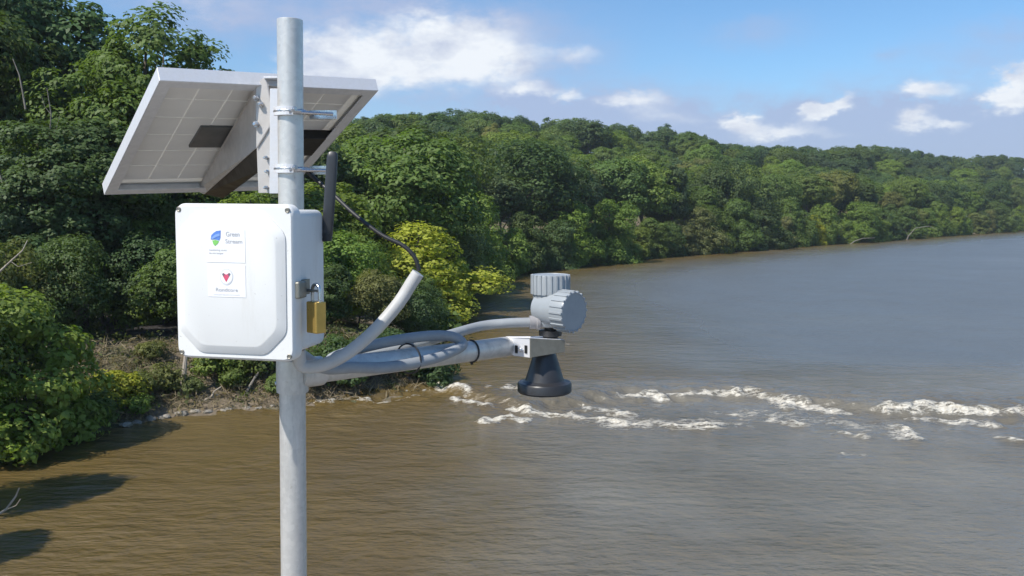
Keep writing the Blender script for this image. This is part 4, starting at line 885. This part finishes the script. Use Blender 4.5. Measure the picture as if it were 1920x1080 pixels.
# ------------------------------------------------------------------ conduits, cable, ties
def spline(pts, n=10):
    pts = [np.array(p, float) for p in pts]; pts = [2 * pts[0] - pts[1]] + pts + [2 * pts[-1] - pts[-2]]; o = []
    for i in range(1, len(pts) - 2):
        p0, p1, p2, p3 = pts[i - 1:i + 3]
        for k in range(n):
            t_ = k / n; o.append(.5 * ((2 * p1) + (-p0 + p2) * t_ + (2 * p0 - 5 * p1 + 4 * p2 - p3) * t_ ** 2 + (-p0 + 3 * p1 - 3 * p2 + p3) * t_ ** 3))
    return o + [pts[-2]]
cr = .0128
def conduit(name, pts, label, r0=cr, mat='conduit'):
    pth = spline(pts, 14); rad = [r0] * len(pth); mb = MB(); mb.tube(pth, rad, 20); return tag(mb.build(name, mat, smooth=True, origin=pts[0]), label, 'conduit')
cA = conduit('cable_conduit', [P(560, 655, 1.70), P(564, 682, 1.71), P(584, 688, 1.715), P(620, 679, 1.72), P(660, 656, 1.735), P(705, 617, 1.75), P(746, 570, 1.76), P(772, 530, 1.765), P(784, 512, 1.765)], 'pale flexible conduit curving up from under the white box to the cable')
def gland(par, p, q): MB().lathe(p, np.array(q) - np.array(p), [(-.004, .012), (-.004, .021), (.014, .021), (.015, .0185), (.026, .0185), (.028, .0155)], 12).build('gland', 'fitting', par)
gland(cA, P(559, 651, 1.70), P(561, 662, 1.70))
MB().lathe(P(783, 514, 1.765), P(790, 500, 1.765) - P(783, 514, 1.765), [(0, cr * 1.02), (.004, cr * .9), (.006, cr * .55)], 18).build('end_seal', 'black', cA)
cb = MB(); cb.tube(spline([P(572, 318, 1.90), P(588, 333, 1.86), P(622, 362, 1.83), P(665, 402, 1.80), P(715, 440, 1.78), P(755, 460, 1.77), P(777, 482, 1.765), P(786, 508, 1.765)], 10), .0042, 12)
tag(cb.build('panel_cable', 'cable', smooth=True, origin=P(572, 318, 1.9)), 'thin black cable running from the solar panel down into the pale conduit', 'cable')
def arm_pt(px):
    # arm centre line at a photo column
    best = min(np.linspace(0, 1, 400), key=lambda t_: abs(proj(a0 + (a1 - a0) * t_)[0] - px)); return a0 + (a1 - a0) * best
def off(px, dx, dn, dz):
    """point by the arm: dn metres towards the viewer, dz up"""
    c = arm_pt(px); nrm = unit(np.array([ad[1], -ad[0], 0])); return c + nrm * dn + np.array([0, 0, dz]) + ad * dx
sg_in = P(1003, 604, 2.30)
loop = [P(556, 660, 1.73), off(590, 0, .034, .012), off(640, 0, .040, .006), off(700, 0, .042, -.003), off(770, 0, .044, .000), off(815, 0, .044, .010), off(842, .01, .038, .026), off(838, 0, .02, .045), off(810, 0, .004, .050), off(765, 0, -.006, .048), off(715, 0, -.02, .040), off(675, 0, -.036, .028), off(650, 0, -.055, .012), off(665, 0, -.070, .000), off(720, 0, -.066, .006), off(790, 0, -.045, .022), off(850, 0, -.030, .040), P(900, 612, 2.27), P(950, 606, 2.29), sg_in]
conduit('sensor_conduit', loop, 'grey flexible conduit looped round the arm pipe to the radar sensor', .0125, 'grey_conduit')
def tie(px, rad, label, dn=0, dz=0, rz_=1.0):
    c = off(px, 0, dn, dz); pts = []
    nrm = unit(np.array([ad[1], -ad[0], 0])); up = np.cross(nrm, ad); up = up if up[2] > 0 else -up
    for k in range(25):
        q = 2 * math.pi * k / 24; pts.append(c + nrm * math.cos(q) * rad + up * math.sin(q) * rad * rz_)
    mb = MB().tube(pts, .0022, 8, caps=False); mb.tube([c + up * -rad, c + up * -(rad + .006) + nrm * .004], .003, 8)
    tag(mb.build('cable_tie', 'black', smooth=True, origin=c), label, 'cable tie')
tie(884, pr + .0015, 'black cable tie round the bare arm pipe near the sensor')
tie(760, .043, 'black cable tie round the arm pipe inside the conduit loop', .012, .004, .8)

# ------------------------------------------------------------------ sensor bracket and radar sensor
SY = 2.32
sb = empty('sensor_bracket', P(985, 650, SY), 'bright aluminium angle bracket at the end of the arm pipe', 'bracket')
q0, q1 = P(948, 632, SY - .055), P(994, 635, SY - .08); dz_ = np.array([0, 0, -.053])
plate('bracket_plate', [P(948, 631, SY - .03), P(994, 631, SY - .075), P(994, 671, SY - .075), P(962, 667, SY - .044), P(948, 650, SY - .03)], (.003, .003, 0), 'alu', sb)
plate('bracket_shelf', [P(994, 634, SY - .078), P(1059, 637, SY - .034), P(1059, 660, SY - .034), P(994, 671, SY - .078)], (-.0015, .003, 0), 'latch', sb)  # same aluminium; darker steel colour stands in for shade on this face
plate('bracket_top', [P(950, 632, SY - .032), P(994, 632.5, SY - .078), P(1059, 637, SY - .034), P(1030, 630, SY + .05)], (0, 0, -.003), 'alu', sb)
MB().lathe(P(977, 656, SY - .062), (-.45, -.85, 0), [(-.002, .006), (.004, .006), (.005, .004), (.011, .0035)], 6).build('bolt', 'steel', sb)
MB().lathe(P(955, 649, SY - .045), (-.45, -.85, 0), [(-.002, .006), (.004, .006), (.005, .004)], 6).build('bolt', 'steel', sb)
px1 = SY / FPX
for hx_, hy_ in ((968, 655), (986, 655)): MB().box(P(hx_, hy_, SY - .0505 - (hx_ - 968) * .00098 - .0006), ((.71, -.71, 0), (.71, .71, 0), (0, 0, 1)), .004, .0012, .010).build('slot', 'jbox', sb)
sen = empty('radar_sensor', P(1020, 735, SY), 'grey radar level sensor with black horn hanging at the arm end', 'sensor')
hc = P(1032, 560, SY); ups = np.array([0, 0, 1.0])
def hz(py): return P(1032, py, SY)
h0 = hz(605); up_l = lambda py: np.linalg.norm(hz(py) - h0)
MB().lathe(h0, ups, [(-.012, .018), (-.008, .034), (.004, 31 * px1), (up_l(556), 33 * px1), (up_l(550), 34 * px1)], 36).build('housing_body', 'housing', sen, smooth=True)
def ribbed(name, base, axis, r0, ln, nr, mat='housing'):
    axis = unit(np.array(axis, float)); a = np.array([0, 0, 1.0]) if abs(axis[2]) < .9 else np.array([1.0, 0, 0]); n1 = unit(np.cross(axis, a)); n2 = np.cross(axis, n1); base = np.array(base)
    cap = MB().lathe(base, axis, [(0, r0 * .9), (0, r0 * .93), (ln - .006, r0 * .93), (ln - .001, r0 * .90), (ln, r0 * .86), (ln - .0015, r0 * .84)], 48).build(name, mat, sen, smooth=True)
    for k in range(nr):
        q = 2 * math.pi * k / nr; d = n1 * math.cos(q) + n2 * math.sin(q); tt = np.cross(axis, d)
        MB().box(base + d * r0 * .925 + axis * (ln * .50), (tt, d, axis), r0 * .05, r0 * .045, ln * .49).build('rib', mat, cap, bevel=.0006, bseg=1)
    return cap
ribbed('top_cap', hz(551), ups, 38.5 * px1, 37 * px1, 22)
va = unit(np.array([.74, -.67, -.03])); dc = P(1077, 585, SY - .075)
MB().lathe(dc - va * .125, va, [(0, .020), (.01, 27 * px1), (.05, 31 * px1), (.085, 34 * px1)], 36).build('side_barrel', 'housing', sen, smooth=True)
ribbed('side_cap', dc - va * .042, va, 40.5 * px1, .042, 20)
gd = unit(sg_in - loop[-2]); 
MB().lathe(sg_in - gd * .014, gd, [(0, .014), (0, .0175), (.016, .0175), (.018, .020), (.026, .020), (.028, .015), (.06, .015)], 18).build('cable_gland', 'fitting', sen, smooth=True)
MB().lathe(hz(640), ups, [(-.01, .020), (.014, .020), (.016, .030), (.030, .030), (.032, .016), (.05, .016)], 24).build('mount_nut', 'black', sen, smooth=True)
hcx = lambda py: P(1021, py, SY)
H0 = hcx(735); hl = lambda py: float(hcx(py)[2] - H0[2])
horn = MB().lathe(H0, ups, [(.004, 44 * px1), (hl(716), 44 * px1), (hl(712), 37 * px1), (hl(700), 33 * px1), (hl(640), 14 * px1)], 40).build('horn', 'horn', sen, smooth=True)
MB().lathe(H0, ups, [(0.002, 36 * px1), (0, 49 * px1), (.004, 51.5 * px1), (hl(719), 51.5 * px1), (hl(716), 49.5 * px1), (hl(715), 43.5 * px1)], 44).build('flange', 'horn', horn, smooth=True)

# ------------------------------------------------------------------ summer haze over the valley
hz_m = bpy.data.materials.new('haze'); hz_m.use_nodes = True; ht = hz_m.node_tree; ht.nodes.clear()
ho = ht.nodes.new('ShaderNodeOutputMaterial'); hv = ht.nodes.new('ShaderNodeVolumePrincipled'); hv.inputs['Color'].default_value = (0.86, 0.92, 1.0, 1); hv.inputs['Density'].default_value = 0.00020; hv.inputs['Anisotropy'].default_value = 0.25
ht.links.new(hv.outputs[0], ho.inputs['Volume'])
hb = MB(); hb.box((300, 1500, 37.5), ((1, 0, 0), (0, 1, 0), (0, 0, 1)), 4500, 3200, 43)
haze = hb.build('haze', hz_m); tag(haze, 'thin pale summer haze over the river valley', 'haze', kind='stuff')
